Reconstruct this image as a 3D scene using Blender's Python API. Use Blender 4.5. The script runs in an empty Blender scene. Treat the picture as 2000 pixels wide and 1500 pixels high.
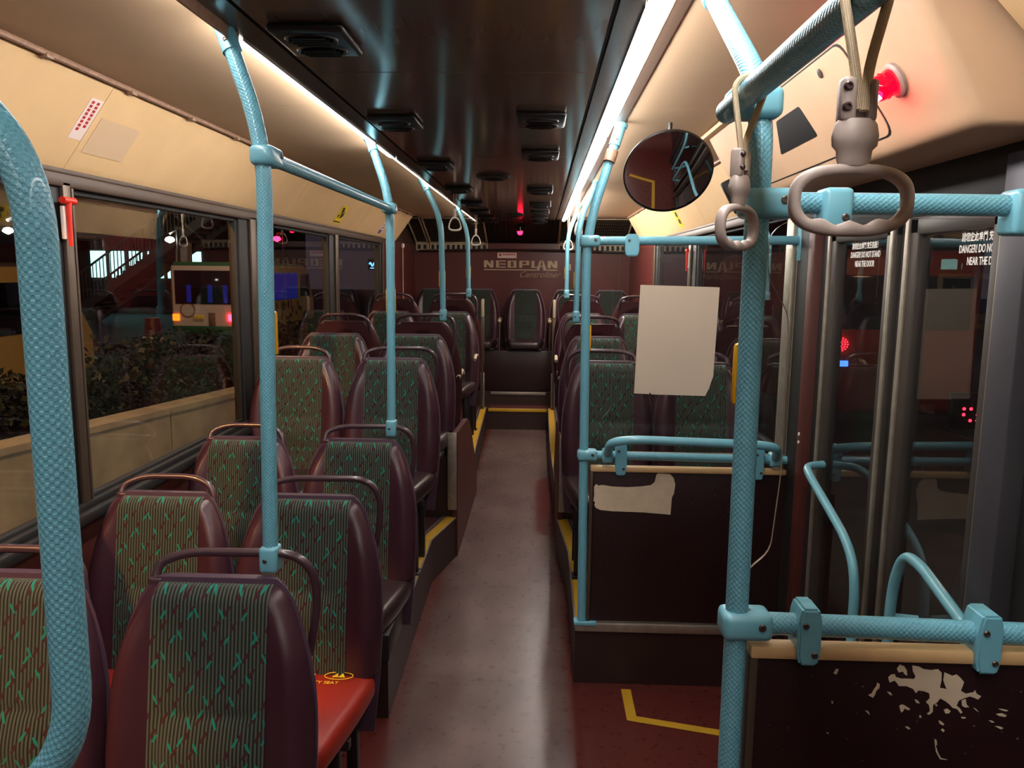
import bpy, bmesh, math, random
from math import sin, cos, pi, radians, sqrt, exp
from mathutils import Vector, Matrix
random.seed(7)
D = bpy.data
scn = bpy.context.scene
COL = scn.collection

# ------------------------------------------------------------------ camera
f_px = 1530.0
yaw, pit, roll = radians(2.06), radians(8.18), radians(0.6)
Fv = Vector((-sin(yaw)*cos(pit), cos(yaw)*cos(pit), -sin(pit)))
R0 = Vector((cos(yaw), sin(yaw), 0)); U0 = R0.cross(Fv)
Rv = R0*cos(roll) + U0*sin(roll); Uv = Rv.cross(Fv)
cam_d = D.cameras.new('camera'); cam = D.objects.new('camera', cam_d); COL.objects.link(cam)
cam_d.sensor_width = 36; cam_d.lens = f_px/2000*36; cam_d.clip_start = .02; cam_d.clip_end = 300
cam.matrix_world = Matrix(((Rv.x, Uv.x, -Fv.x, .21), (Rv.y, Uv.y, -Fv.y, 0), (Rv.z, Uv.z, -Fv.z, 1.65), (0, 0, 0, 1)))
scn.camera = cam
# ------------------------------------------------------------------ world, exposure
w = D.worlds.new('night'); scn.world = w; w.use_nodes = True
w.node_tree.nodes['Background'].inputs[0].default_value = (.012, .009, .012, 1)
w.node_tree.nodes['Background'].inputs[1].default_value = 1.0
scn.view_settings.view_transform = 'Standard'; scn.view_settings.look = 'None'
scn.view_settings.gamma = 1; scn.view_settings.use_curve_mapping = False
scn.view_settings.exposure = 1.62
scn.cycles.use_denoising = True
scn.cycles.max_bounces = 8; scn.cycles.diffuse_bounces = 4; scn.cycles.glossy_bounces = 4
scn.cycles.transparent_max_bounces = 16; scn.cycles.transmission_bounces = 6
scn.cycles.sample_clamp_indirect = 6
LAMP_R, LAMP_L, LAMP_REAR = 11.5, 13, 30

def light(name, typ, loc, energy, color, size=.3, rot=None, spot=None):
    l = D.lights.new(name, typ); l.energy = energy; l.color = color
    if typ == 'AREA': l.size = size
    elif typ in ('POINT', 'SPOT'): l.shadow_soft_size = size
    if spot: l.spot_size = spot
    o = D.objects.new(name, l); o.location = loc
    if rot: o.rotation_euler = rot
    COL.objects.link(o); return o
def aim(o, target):
    d = Vector(target) - o.location
    o.rotation_euler = d.to_track_quat('-Z', 'Y').to_euler()
# street lighting outside (sodium lamps over the road)
aim(light('street_lamp_glow', 'SPOT', (-3.1, -1.3, 4.8), 620, (1.0, .46, .14), .2, spot=radians(110)), (-1.1, 2.8, .6))
light('street_lamp_glow', 'POINT', (-1.9, 4.5, 5.0), 90, (1.0, .70, .42), .3)
light('street_lamp_glow', 'POINT', (-6.0, 18.5, 4.2), 90, (1.0, .78, .5), .3)
light('street_lamp_glow', 'POINT', (5.0, 5.5, 3.5), 30, (1.0, .5, .3), .3)

# ------------------------------------------------------------------ materials
def s2l(c):
    def g(v):
        v /= 255.0
        return v/12.92 if v <= .04045 else ((v+.055)/1.055)**2.4
    return (g(c[0]), g(c[1]), g(c[2]), 1)
class NX:                                   # tiny expression builder over math nodes
    def __init__(s, nt, v): s.nt = nt; s.v = v
    def _m(s, op, *a):
        n = s.nt.nodes.new('ShaderNodeMath'); n.operation = op
        for i, x in enumerate((s,)+a):
            if isinstance(x, NX): s.nt.links.new(x.v, n.inputs[i])
            else: n.inputs[i].default_value = x
        return NX(s.nt, n.outputs[0])
    def __add__(s, o): return s._m('ADD', o)
    def __sub__(s, o): return s._m('SUBTRACT', o)
    def __mul__(s, o): return s._m('MULTIPLY', o)
    def __truediv__(s, o): return s._m('DIVIDE', o)
    def floor(s): return s._m('FLOOR')
    def fract(s): return s._m('FRACT')
    def abs(s): return s._m('ABSOLUTE')
    def sin(s): return s._m('SINE')
    def lt(s, o): return s._m('LESS_THAN', o)
    def gt(s, o): return s._m('GREATER_THAN', o)
    def mod(s, o): return s._m('MODULO', o)
    def min(s, o): return s._m('MINIMUM', o)
    def max(s, o): return s._m('MAXIMUM', o)
    def step(s, a, b):                      # smoothstep a..b
        n = s.nt.nodes.new('ShaderNodeMapRange'); n.interpolation_type = 'SMOOTHSTEP'
        s.nt.links.new(s.v, n.inputs[0]); n.inputs[1].default_value = a; n.inputs[2].default_value = b
        return NX(s.nt, n.outputs[0])
def coords(nt, kind):
    n = nt.nodes.new('ShaderNodeTexCoord'); sp = nt.nodes.new('ShaderNodeSeparateXYZ')
    nt.links.new(n.outputs[kind], sp.inputs[0])
    return n.outputs[kind], NX(nt, sp.outputs[0]), NX(nt, sp.outputs[1]), NX(nt, sp.outputs[2])
def mixc(nt, fac, a, b):
    n = nt.nodes.new('ShaderNodeMix'); n.data_type = 'RGBA'
    for i, x in ((0, fac), (6, a), (7, b)):
        if isinstance(x, NX): nt.links.new(x.v, n.inputs[i])
        elif hasattr(x, 'links'): nt.links.new(x, n.inputs[i])
        else: n.inputs[i].default_value = x
    return n.outputs[2]
def noise(nt, vec, scale, detail=3, rough=.5):
    n = nt.nodes.new('ShaderNodeTexNoise'); n.inputs['Scale'].default_value = scale
    n.inputs['Detail'].default_value = detail; n.inputs['Roughness'].default_value = rough
    if vec: nt.links.new(vec, n.inputs['Vector'])
    return NX(nt, n.outputs[0])
def bump(nt, bs, h, strength, dist=.002):
    n = nt.nodes.new('ShaderNodeBump'); n.inputs['Strength'].default_value = strength; n.inputs['Distance'].default_value = dist
    nt.links.new(h.v, n.inputs['Height']); nt.links.new(n.outputs[0], bs.inputs['Normal'])
def mat(name, c, rough=.5, metal=0, spec=.5, coat=0, var=0, vscale=20, grain=0, gscale=400, emit=None, es=0, alpha=None):
    m = D.materials.new(name); m.use_nodes = True; nt = m.node_tree; bs = nt.nodes['Principled BSDF']
    col = s2l(c); bs.inputs['Base Color'].default_value = col
    bs.inputs['Roughness'].default_value = rough; bs.inputs['Metallic'].default_value = metal
    bs.inputs['Specular IOR Level'].default_value = spec; bs.inputs['Coat Weight'].default_value = coat
    m.diffuse_color = col
    vec = None
    if var or grain: vec = coords(nt, 'Object')[0]
    if var:
        n = noise(nt, vec, vscale, 4).step(.25, .75)
        d = tuple(v*(1-var) for v in col[:3])+(1,)
        l_ = tuple(min(1, v*(1+var*.5)) for v in col[:3])+(1,)
        nt.links.new(mixc(nt, n, d, l_), bs.inputs['Base Color'])
    if grain: bump(nt, bs, noise(nt, vec, gscale, 2), grain, .001)
    if emit:
        bs.inputs['Emission Color'].default_value = s2l(emit); bs.inputs['Emission Strength'].default_value = es
    return m
def emitm(name, c, s):
    m = D.materials.new(name); m.use_nodes = True; nt = m.node_tree; nt.nodes.clear()
    e = nt.nodes.new('ShaderNodeEmission'); o = nt.nodes.new('ShaderNodeOutputMaterial')
    e.inputs[0].default_value = s2l(c); e.inputs[1].default_value = s; nt.links.new(e.outputs[0], o.inputs[0]); return m
def glassm(name, tint=(.82, .86, .84), ior=1.5, boost=1.0, dirt=0, rough=0.0):
    m = D.materials.new(name); m.use_nodes = True; nt = m.node_tree; nt.nodes.clear()
    t = nt.nodes.new('ShaderNodeBsdfTransparent'); g = nt.nodes.new('ShaderNodeBsdfGlossy'); g.inputs['Roughness'].default_value = rough
    fr = nt.nodes.new('ShaderNodeFresnel'); fr.inputs[0].default_value = ior
    mx = nt.nodes.new('ShaderNodeMixShader'); o = nt.nodes.new('ShaderNodeOutputMaterial')
    t.inputs[0].default_value = tint+(1,)
    gm = nt.nodes.new('ShaderNodeNewGeometry')
    fac = (NX(nt, fr.outputs[0])*boost).min(1.0)*(NX(nt, gm.outputs['Backfacing'])*-1.0+1.0)   # only the entry face of the sheet reflects
    nt.links.new(fac.v, mx.inputs[0]); nt.links.new(t.outputs[0], mx.inputs[1]); nt.links.new(g.outputs[0], mx.inputs[2])
    out = mx
    if dirt:
        d = nt.nodes.new('ShaderNodeBsdfDiffuse'); d.inputs[0].default_value = (.6, .6, .58, 1)
        vec = coords(nt, 'Object')[0]; n = noise(nt, vec, 6, 5, .7).step(.35, .9)*dirt+dirt*.3
        m2 = nt.nodes.new('ShaderNodeMixShader'); nt.links.new(n.v, m2.inputs[0]); nt.links.new(mx.outputs[0], m2.inputs[1]); nt.links.new(d.outputs[0], m2.inputs[2]); out = m2
    nt.links.new(out.outputs[0], o.inputs[0]); return m

M = {}
M['cream_box'] = mat('cream_box_plastic', (206, 170, 136), .5, var=.08, vscale=4, grain=.15, gscale=600)
M['cream'] = mat('cream_plastic', (222, 186, 138), .5, var=.06, vscale=5, grain=.15, gscale=600)
M['cream_ceil'] = mat('cream_ceiling', (206, 176, 142), .55, var=.05, vscale=3, grain=.1, gscale=500)
M['rail'] = mat('aged_rail', (150, 116, 92), .45, var=.25, vscale=60)
M['darkgap'] = mat('dark_gap', (14, 11, 10), .6)
M['steel'] = mat('brushed_aluminium', (168, 158, 146), .42, metal=.7, var=.15, vscale=30)
M['brown_al'] = mat('bronze_aluminium', (96, 82, 70), .42, metal=.6, var=.1, vscale=8)
M['door_dark'] = mat('dark_door_frame', (62, 54, 50), .45, metal=.3, var=.1, vscale=8)
M['grey_al'] = mat('grey_pillar', (60, 58, 66), .45, metal=.2)
M['rubber'] = mat('black_rubber', (22, 21, 22), .6)
M['brown_trim'] = mat('brown_trim', (62, 42, 26), .5, var=.1, vscale=9)
M['teal_s'] = mat('teal_fitting', (112, 178, 196), .35, var=.05, vscale=15, coat=.3)
def teal_grip():
    m = mat('teal_grip_sleeve', (110, 176, 196), .34); nt = m.node_tree; bs = nt.nodes['Principled BSDF']
    _, u, v, _z = coords(nt, 'UV')
    a = (u*(2*pi*13)); b = (v*(2*pi*112))
    h = a.sin()*b.sin()
    h = h.step(-.55, .55)
    bump(nt, bs, h, .8, .0009)
    nt.links.new(mixc(nt, h, s2l((102, 168, 187)), s2l((112, 179, 198))), bs.inputs['Base Color'])
    bs.inputs['Coat Weight'].default_value = .25
    return m
M['teal'] = teal_grip()
def seat_fabric(name, ga, gb):
    m = mat(name, (60, 70, 62), .85, spec=.2); nt = m.node_tree; bs = nt.nodes['Principled BSDF']
    _, u, v, _z = coords(nt, 'UV')
    st = ((u*(2*pi/.0085)).sin()).step(-.3, .3)
    base = mixc(nt, st, s2l((28, 21, 19)), s2l(ga))
    def dashes(px, pz, ox, oz, ang, ln, wd):
        row = ((v+oz)/pz).floor()
        uu = (u+ox)/px + row*.37
        fu = (uu.fract()-.5)*px; fv = (((v+oz)/pz).fract()-.5)*pz
        par = (uu.floor()+row*2.0).abs().mod(3.0).gt(.5)
        a = fu*cos(ang)+fv*sin(ang); b = fv*cos(ang)-fu*sin(ang)
        return a.abs().lt(ln)*((b.abs()+a.abs()*.12).lt(wd))*par
    d2 = dashes(.040, .034, .01, .013, radians(62), .0125, .0040)
    d1 = dashes(.058, .048, 0, 0, radians(118), .0120, .0032)
    d3 = dashes(.062, .054, .03, .02, radians(58), .0110, .0032)
    c = mixc(nt, d2, base, s2l((58, 22, 24)))
    c = mixc(nt, d1, c, s2l(gb))
    c = mixc(nt, d3, c, s2l(gb))
    nt.links.new(c, bs.inputs['Base Color'])
    vec = nt.nodes.new('ShaderNodeTexCoord').outputs['Object']
    bump(nt, bs, noise(nt, vec, 900, 2)+st*.6, .35, .001)
    bs.inputs['Sheen Weight'].default_value = .25
    return m
M['fabric'] = seat_fabric('striped_moquette', (70, 82, 70), (10, 118, 102))
M['fabric_rear'] = seat_fabric('dark_moquette', (52, 66, 58), (18, 80, 72))
M['vinyl'] = mat('plum_vinyl', (60, 34, 44), .30, spec=.55, grain=.25, gscale=500, var=.12, vscale=9)
M['cushion'] = mat('dark_plum_vinyl', (48, 34, 36), .34, grain=.25, gscale=500, var=.2, vscale=9)
M['red_vinyl'] = mat('red_vinyl', (150, 38, 24), .45, grain=.25, gscale=500)
M['shell'] = mat('plum_grey_plastic', (72, 52, 68), .4, grain=.15, gscale=700)
M['shell_back'] = mat('maroon_plastic', (66, 32, 34), .42, grain=.15, gscale=700)
M['recess'] = mat('dark_recess', (18, 10, 12), .6)
M['seat_tube'] = mat('plum_tube', (66, 46, 54), .3, coat=.2)
M['leg'] = mat('dark_leg', (36, 30, 30), .45, metal=.3)
M['beige'] = mat('beige_plastic', (176, 160, 134), .45, var=.1, vscale=40)
M['strap_grey'] = mat('grey_beige_plastic', (168, 154, 146), .42, var=.08, vscale=50)
M['strap_white'] = mat('white_plastic', (214, 206, 196), .4)
def webbing():
    m = mat('webbing', (190, 168, 134), .85); nt = m.node_tree; bs = nt.nodes['Principled BSDF']
    _, u, v, _z = coords(nt, 'UV'); h = ((u*50+v*2400).sin()*(u*50-v*2400).sin()).step(-.5, .5)
    nt.links.new(mixc(nt, h, s2l((172, 150, 116)), s2l((222, 206, 176))), bs.inputs['Base Color']); bump(nt, bs, h, .4, .001); return m
M['web'] = webbing()
def dark_ceiling():
    m = mat('dark_laminate', (66, 48, 38), .13, spec=.6); nt = m.node_tree; bs = nt.nodes['Principled BSDF']
    vec, x, y, z = coords(nt, 'Object')
    mp = nt.nodes.new('ShaderNodeMapping'); mp.inputs['Scale'].default_value = (14, .5, 1); nt.links.new(vec, mp.inputs[0])
    n = noise(nt, mp.outputs[0], 3, 4)
    nt.links.new(mixc(nt, n, s2l((96, 78, 66)), s2l((122, 100, 84))), bs.inputs['Base Color'])
    bump(nt, bs, n, .02, .002)
    return m
M['dark_lam'] = dark_ceiling()
M['dark_gloss'] = mat('dark_gloss_panel', (84, 70, 60), .22, spec=.6, var=.1, vscale=4)
M['vent'] = mat('black_plastic', (20, 19, 19), .35)
def maroon_speck(name, base, sp, dens=.73, sc=260, rough=.6):
    m = mat(name, base, rough); nt = m.node_tree; bs = nt.nodes['Principled BSDF']
    vec = coords(nt, 'Object')[0]; n = noise(nt, vec, sc, 1).step(dens, dens+.03)
    n2 = noise(nt, vec, 7, 3)
    b2 = tuple(x*.75 for x in s2l(base)[:3])+(1,)
    c = mixc(nt, n2, b2, s2l(base)); nt.links.new(mixc(nt, n, c, s2l(sp)), bs.inputs['Base Color']); return m
M['maroon_board'] = maroon_speck('maroon_laminate', (38, 15, 18), (120, 96, 90), .76, 150, .42)
M['maroon_wall'] = maroon_speck('maroon_wall_laminate', (84, 34, 28), (150, 90, 80), .74, 230, .5)
M['maroon_back'] = maroon_speck('maroon_rear_laminate', (92, 34, 30), (120, 70, 60), .75, 150, .38)
M['riser'] = mat('dark_brown_riser', (46, 26, 22), .5, var=.2, vscale=6)
M['wood'] = mat('tan_edge_trim', (206, 172, 122), .5, var=.1, vscale=14)
def yellow_line():
    m = mat('yellow_strip', (205, 158, 26), .6); nt = m.node_tree; bs = nt.nodes['Principled BSDF']
    vec = coords(nt, 'Object')[0]; n = noise(nt, vec, 9, 6, .7).step(.58, .75)
    nt.links.new(mixc(nt, n, s2l((186, 144, 26)), s2l((104, 74, 28))), bs.inputs['Base Color']); return m
M['yellow'] = yellow_line()
M['yellow_box'] = mat('yellow_plastic', (226, 168, 14), .4)
def floor_mat():
    m = mat('maroon_floor', (84, 36, 34), .5, spec=.5); nt = m.node_tree; bs = nt.nodes['Principled BSDF']
    vec, x, y, z = coords(nt, 'Object')
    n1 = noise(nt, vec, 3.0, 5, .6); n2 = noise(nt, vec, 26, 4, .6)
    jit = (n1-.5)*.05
    far = y.step(4.7, 4.85)*(y*-1.0+6.25).step(0, .2)  # wheel arch shadow painted in: the pale strip narrows beside it
    lit_wear = (x+jit+.30).step(-.04, .05)*((x*-1.0)+.335-far*.15+jit).step(-.03, .03)  # lighter aisle strip: worn vinyl with the lamplit band painted in
    lit_wear = lit_wear*(n1*.5+.75).min(1.0)
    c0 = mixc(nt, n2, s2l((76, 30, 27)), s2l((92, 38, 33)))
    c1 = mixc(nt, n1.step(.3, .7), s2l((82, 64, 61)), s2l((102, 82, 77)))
    c = mixc(nt, lit_wear, c0, c1)
    # sheet joint
    seam = ((y+(x*.05+(x*9).sin()*.004))-2.985).abs().lt(.004)+((y-4.98).abs().lt(.003))
    c = mixc(nt, seam.min(1.0)*.6, c, s2l((52, 30, 28)))
    nt.links.new(c, bs.inputs['Base Color'])
    nt.links.new((n2*.14+.22).v, bs.inputs['Roughness'])
    return m
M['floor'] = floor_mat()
M['plat'] = mat('platform_vinyl', (70, 40, 36), .55, var=.25, vscale=12)
M['glass'] = glassm('window_glass', (.90, .92, .90), 1.5, 1.3)
M['acrylic'] = glassm('clear_acrylic', (.93, .94, .92), 1.45, .8, dirt=.012)
M['acrylic_edge'] = mat('acrylic_edge', (150, 130, 110), .3, emit=None)
M['paper'] = mat('blank_paper', (204, 190, 170), .7, var=.03, vscale=6)
M['torn'] = mat('torn_paper', (206, 190, 164), .8, var=.08, vscale=25)
M['screw'] = mat('screw_metal', (110, 100, 96), .35, metal=.8)
M['red_plastic'] = mat('red_plastic', (214, 40, 20), .4)
M['white_s'] = mat('white_sticker', (226, 208, 200), .6)
M['redink'] = mat('red_ink', (176, 40, 40), .6)
M['yellow_s'] = mat('yellow_sticker', (232, 200, 40), .5)
M['blackink'] = mat('black_ink', (30, 26, 26), .6)
M['violet'] = mat('violet_ink', (98, 70, 150), .6)
M['letter'] = mat('grey_beige_lettering', (186, 166, 134), .5)
M['letter2'] = mat('dull_lettering', (158, 130, 108), .5)
M['white_letter'] = mat('white_lettering', (240, 236, 230), .5, emit=None)
M['mirror'] = mat('mirror_surface', (235, 235, 235), .01, metal=1.0)
M['mesh_dark'] = mat('dark_grille', (40, 36, 28), .6)
M['diff_r'] = emitm('lit_diffuser', (255, 248, 244), LAMP_R)
M['diff_l'] = emitm('lit_diffuser_left', (255, 247, 242), LAMP_L)
M['diff_rr'] = emitm('lit_diffuser_rear', (255, 244, 234), LAMP_REAR)
M['diff_dim'] = emitm('dim_diffuser', (255, 240, 222), 3.2)
M['diff_off'] = mat('unlit_diffuser', (150, 134, 112), .35, var=.1)
M['red_lit'] = glassm('lit_red_lens', (.95, .03, .10), 1.5, 1.5)
def lens_glow(m):
    nt = m.node_tree; out = [n for n in nt.nodes if n.type == 'OUTPUT_MATERIAL'][0]; src = out.inputs[0].links[0].from_socket
    e = nt.nodes.new('ShaderNodeEmission'); e.inputs[0].default_value = s2l((255, 0, 90)); e.inputs[1].default_value = .09
    a = nt.nodes.new('ShaderNodeAddShader'); nt.links.new(src, a.inputs[0]); nt.links.new(e.outputs[0], a.inputs[1]); nt.links.new(a.outputs[0], out.inputs[0])
lens_glow(M['red_lit'])
M['red_hot'] = emitm('red_bulb', (255, 120, 160), 3)
M['red_small'] = emitm('small_red_lamp', (255, 20, 50), 5)

# ------------------------------------------------------------------ mesh helpers
def BM(): 
    bm = bmesh.new(); bm.loops.layers.uv.new('uv'); return bm
def box(bm, x0, x1, y0, y1, z0, z1, mi=0, bev=0, seg=2, mx=None):
    vs = [bm.verts.new(p) for p in ((x0,y0,z0),(x1,y0,z0),(x1,y1,z0),(x0,y1,z0),(x0,y0,z1),(x1,y0,z1),(x1,y1,z1),(x0,y1,z1))]
    fs = [bm.faces.new([vs[i] for i in q]) for q in ((0,3,2,1),(4,5,6,7),(0,1,5,4),(1,2,6,5),(2,3,7,6),(3,0,4,7))]
    for fc in fs: fc.material_index = mi
    if bev:
        es = list({e for fc in fs for e in fc.edges})
        r = bmesh.ops.bevel(bm, geom=es, offset=bev, segments=seg, affect='EDGES', profile=.5)
        for fc in r['faces']: fc.material_index = mi
        vs = list({v for fc in r['faces'] for v in fc.verts} | {v for v in vs if v.is_valid})
    if mx is not None: bmesh.ops.transform(bm, matrix=mx, verts=[v for v in vs if v.is_valid])
def fillet(pts, rad, n=6):
    pts = [Vector(p) for p in pts]; out = [pts[0]]
    for i in range(1, len(pts)-1):
        r = rad[i-1] if isinstance(rad, (list, tuple)) else rad
        a, b, c = pts[i-1], pts[i], pts[i+1]
        d1 = min(r, (a-b).length*.49); d2 = min(r, (c-b).length*.49)
        p, q = b+(a-b).normalized()*d1, b+(c-b).normalized()*d2
        for k in range(n+1):
            t = k/n; out.append(p*(1-t)**2 + b*2*t*(1-t) + q*t*t)
    out.append(pts[-1]); return out
def tube(bm, pts, r, seg=14, mi=0, closed=False, sub=0, sec=None):
    pts = [Vector(p) for p in pts]
    if sub:
        q = [pts[0]]
        for a, b in zip(pts, pts[1:]):
            n = max(1, int((b-a).length/sub))
            q += [a.lerp(b, (k+1)/n) for k in range(n)]
        pts = q
    n = len(pts); uvl = bm.loops.layers.uv[0]
    tan = []
    for i in range(n):
        a = pts[(i-1) % n] if (closed or i > 0) else pts[0]
        b = pts[(i+1) % n] if (closed or i < n-1) else pts[-1]
        tan.append((b-a).normalized())
    up = Vector((0, 0, 1)) if abs(tan[0].z) < .9 else Vector((0, 1, 0))
    nrm = (up - tan[0]*up.dot(tan[0])).normalized(); rings = []; L = [0]
    for i in range(n):
        if i:
            nrm = (nrm - tan[i]*nrm.dot(tan[i])).normalized(); L.append(L[-1]+(pts[i]-pts[i-1]).length)
        bi = tan[i].cross(nrm); ring = []
        for k in range(seg):
            a = 2*pi*k/seg
            rr = r(i/(n-1)) if callable(r) else r
            sx, sy = sec if sec else (1, 1)
            ring.append(bm.verts.new(pts[i]+nrm*cos(a)*rr*sx+bi*sin(a)*rr*sy))
        rings.append(ring)
    m = n if closed else n-1
    for i in range(m):
        A, B = rings[i], rings[(i+1) % n]
        l0, l1 = L[i], (L[i+1] if i+1 < n else L[i]+(pts[0]-pts[i]).length)
        for k in range(seg):
            k2 = (k+1) % seg
            fc = bm.faces.new((A[k], A[k2], B[k2], B[k])); fc.material_index = mi; fc.smooth = True
            for lp, uv in zip(fc.loops, ((k/seg, l0), ((k+1)/seg, l0), ((k+1)/seg, l1), (k/seg, l1))): lp[uvl].uv = uv
    if not closed:
        for rg, rv in ((rings[0], True), (rings[-1], False)):
            fc = bm.faces.new(list(reversed(rg)) if rv else rg); fc.material_index = mi
def lathe(bm, prof, mx=Matrix(), seg=24, mi=0, sx=1, sy=1):
    rings = []
    for r, z in prof:
        if r <= 1e-6: rings.append([bm.verts.new(mx @ Vector((0, 0, z)))])
        else: rings.append([bm.verts.new(mx @ Vector((r*sx*cos(2*pi*k/seg), r*sy*sin(2*pi*k/seg), z))) for k in range(seg)])
    for A, B in zip(rings, rings[1:]):
        for k in range(seg):
            k2 = (k+1) % seg
            if len(A) == 1 and len(B) == 1: continue
            if len(A) == 1: fc = bm.faces.new((A[0], B[k2], B[k]))
            elif len(B) == 1: fc = bm.faces.new((A[k], A[k2], B[0]))
            else: fc = bm.faces.new((A[k], A[k2], B[k2], B[k]))
            fc.material_index = mi; fc.smooth = True
def prism(bm, poly, P, mi=0):
    """poly: list of 2D points; P(u,v,w)->Vector, extruded w=0..1"""
    n = len(poly); a = [bm.verts.new(P(u, v, 0)) for u, v in poly]; b = [bm.verts.new(P(u, v, 1)) for u, v in poly]
    fs = [bm.faces.new(a), bm.faces.new(list(reversed(b)))]
    for i in range(n):
        fs.append(bm.faces.new((a[i], b[i], b[(i+1) % n], a[(i+1) % n])))
    for fc in fs: fc.material_index = mi
    return fs
def obj(name, bm, mats, parent=None, loc=None, ang=35):
    bmesh.ops.recalc_face_normals(bm, faces=bm.faces[:])
    me = D.meshes.new(name); bm.to_mesh(me); bm.free()
    return mobj(name, me, mats, parent, loc, ang)
def mobj(name, me, mats=None, parent=None, loc=None, ang=35):
    if mats is not None:
        for m in (mats if isinstance(mats, (list, tuple)) else [mats]): me.materials.append(M[m] if isinstance(m, str) else m)
        me.polygons.foreach_set('use_smooth', [True]*len(me.polygons))
        me.set_sharp_from_angle(angle=radians(ang))
    o = D.objects.new(name, me); COL.objects.link(o)
    if parent: o.parent = parent
    if loc: o.location = loc
    return o
def thing(name, label, cat, loc=(0, 0, 0), rz=0, group=None):
    o = D.objects.new(name, None); COL.objects.link(o); o.location = loc; o.rotation_euler = (0, 0, rz)
    o.empty_display_size = .1
    return tag(o, label, cat, group)
def tag(o, label, cat, group=None, kind=None):
    o['label'] = label; o['category'] = cat
    if group: o['group'] = group
    if kind: o['kind'] = kind
    return o
def struct(name, bm, mats, parent=None):
    o = obj(name, bm, mats, parent)
    if not parent: o['kind'] = 'structure'
    return o
def sbox(name, dims, mats, bev=0):
    bm = BM(); box(bm, *dims, bev=bev); return struct(name, bm, mats)
def text_mesh(txt, size, shear=0, offset=0, sx=1.0, align='LEFT', extrude=.0004, space=1.0):
    c = D.curves.new('t', 'FONT'); c.body = txt; c.size = size; c.shear = shear; c.offset = offset; c.extrude = extrude
    c.align_x = align; c.space_line = space; c.resolution_u = 3
    o = D.objects.new('t', c); COL.objects.link(o)
    dg = bpy.context.evaluated_depsgraph_get(); dg.update()
    me = D.meshes.new_from_object(o.evaluated_get(dg))
    D.objects.remove(o); D.curves.remove(c)
    me.transform(Matrix.Diagonal((sx, 1, 1, 1))); return me
def basis(o, ex, ey, ez):                    # local x,y,z axes -> matrix at origin o
    ex, ey, ez, o = Vector(ex).normalized(), Vector(ey).normalized(), Vector(ez).normalized(), Vector(o)
    return Matrix(((ex.x, ey.x, ez.x, o.x), (ex.y, ey.y, ez.y, o.y), (ex.z, ey.z, ez.z, o.z), (0, 0, 0, 1)))

# ------------------------------------------------------------------ bus shell
XL, XR, YF, YB = -1.26, 1.22, -1.6, 9.1      # inner faces of the walls, front, back
CZ = 2.20
# floor
bm = BM(); n = 1
vs = [bm.verts.new(p) for p in ((XL-.06, YF, 0), (XR+.10, YF, 0), (XR+.10, 8.1, 0), (XL-.06, 8.1, 0))]
bm.faces.new(vs)
r = bmesh.ops.extrude_face_region(bm, geom=bm.faces[:]); bmesh.ops.translate(bm, vec=(0, 0, -.08), verts=[v for v in r['geom'] if isinstance(v, bmesh.types.BMVert)])
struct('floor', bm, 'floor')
# side platforms: inner edges follow the aisle
def platform(name, edge, side, z=.23):
    xo = XL if side < 0 else XR
    bm = BM(); poly = [(x, y) for x, y in edge]+[(xo, edge[-1][1]), (xo, edge[0][1])]
    fs = prism(bm, poly, lambda u, v, w_: Vector((u, v, z-.001 if w_ else 0.0)))
    for fc in fs:
        c = fc.calc_center_median()
        fc.material_index = 0 if abs(c.z-z) < .01 else 1
    p = struct(name, bm, ['plat', 'riser'])
    # yellow nosing strip with an aluminium edge
    bm = BM(); 
    for (a, b) in zip(edge, edge[1:]):
        d = Vector((b[0]-a[0], b[1]-a[1], 0)).normalized(); nr = Vector((d.y, -d.x, 0))
        if nr.x*side < 0: nr = -nr
        A, B = Vector((a[0], a[1], z)), Vector((b[0], b[1], z))
        for w0, w1, h, mi in ((0, .008, .004, 1), (.008, .058, .003, 0), (.058, .066, .004, 1), (.075, .083, .004, 1)):
            q = [A+nr*w0, B+nr*w0, B+nr*w1, A+nr*w1]
            lo = [bm.verts.new(v) for v in q]; hi = [bm.verts.new(v+Vector((0, 0, h))) for v in q]
            for f4 in ((hi[0], hi[1], hi[2], hi[3]), (lo[0], lo[3], lo[2], lo[1]), *[(lo[i], lo[(i+1) % 4], hi[(i+1) % 4], hi[i]) for i in range(4)]):
                fc = bm.faces.new(f4); fc.material_index = mi
    obj(name.replace('platform', 'nosing'), bm, ['yellow', 'steel'], p)
    return p
eL = [(-.333, 2.69), (-.350, 3.98), (-.262, 4.38)]
eR = [(.366, 2.985), (.366, 3.85), (.318, 4.40)]
platform('platform_left', eL, -1); platform('platform_right', eR, 1)
eL2 = [(-.262, 5.22), (-.300, 6.2), (-.345, 8.10)]; eR2 = [(.318, 5.22), (.300, 6.2), (.295, 8.10)]
platform('platform_left', eL2, -1); platform('platform_right', eR2, 1)
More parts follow.
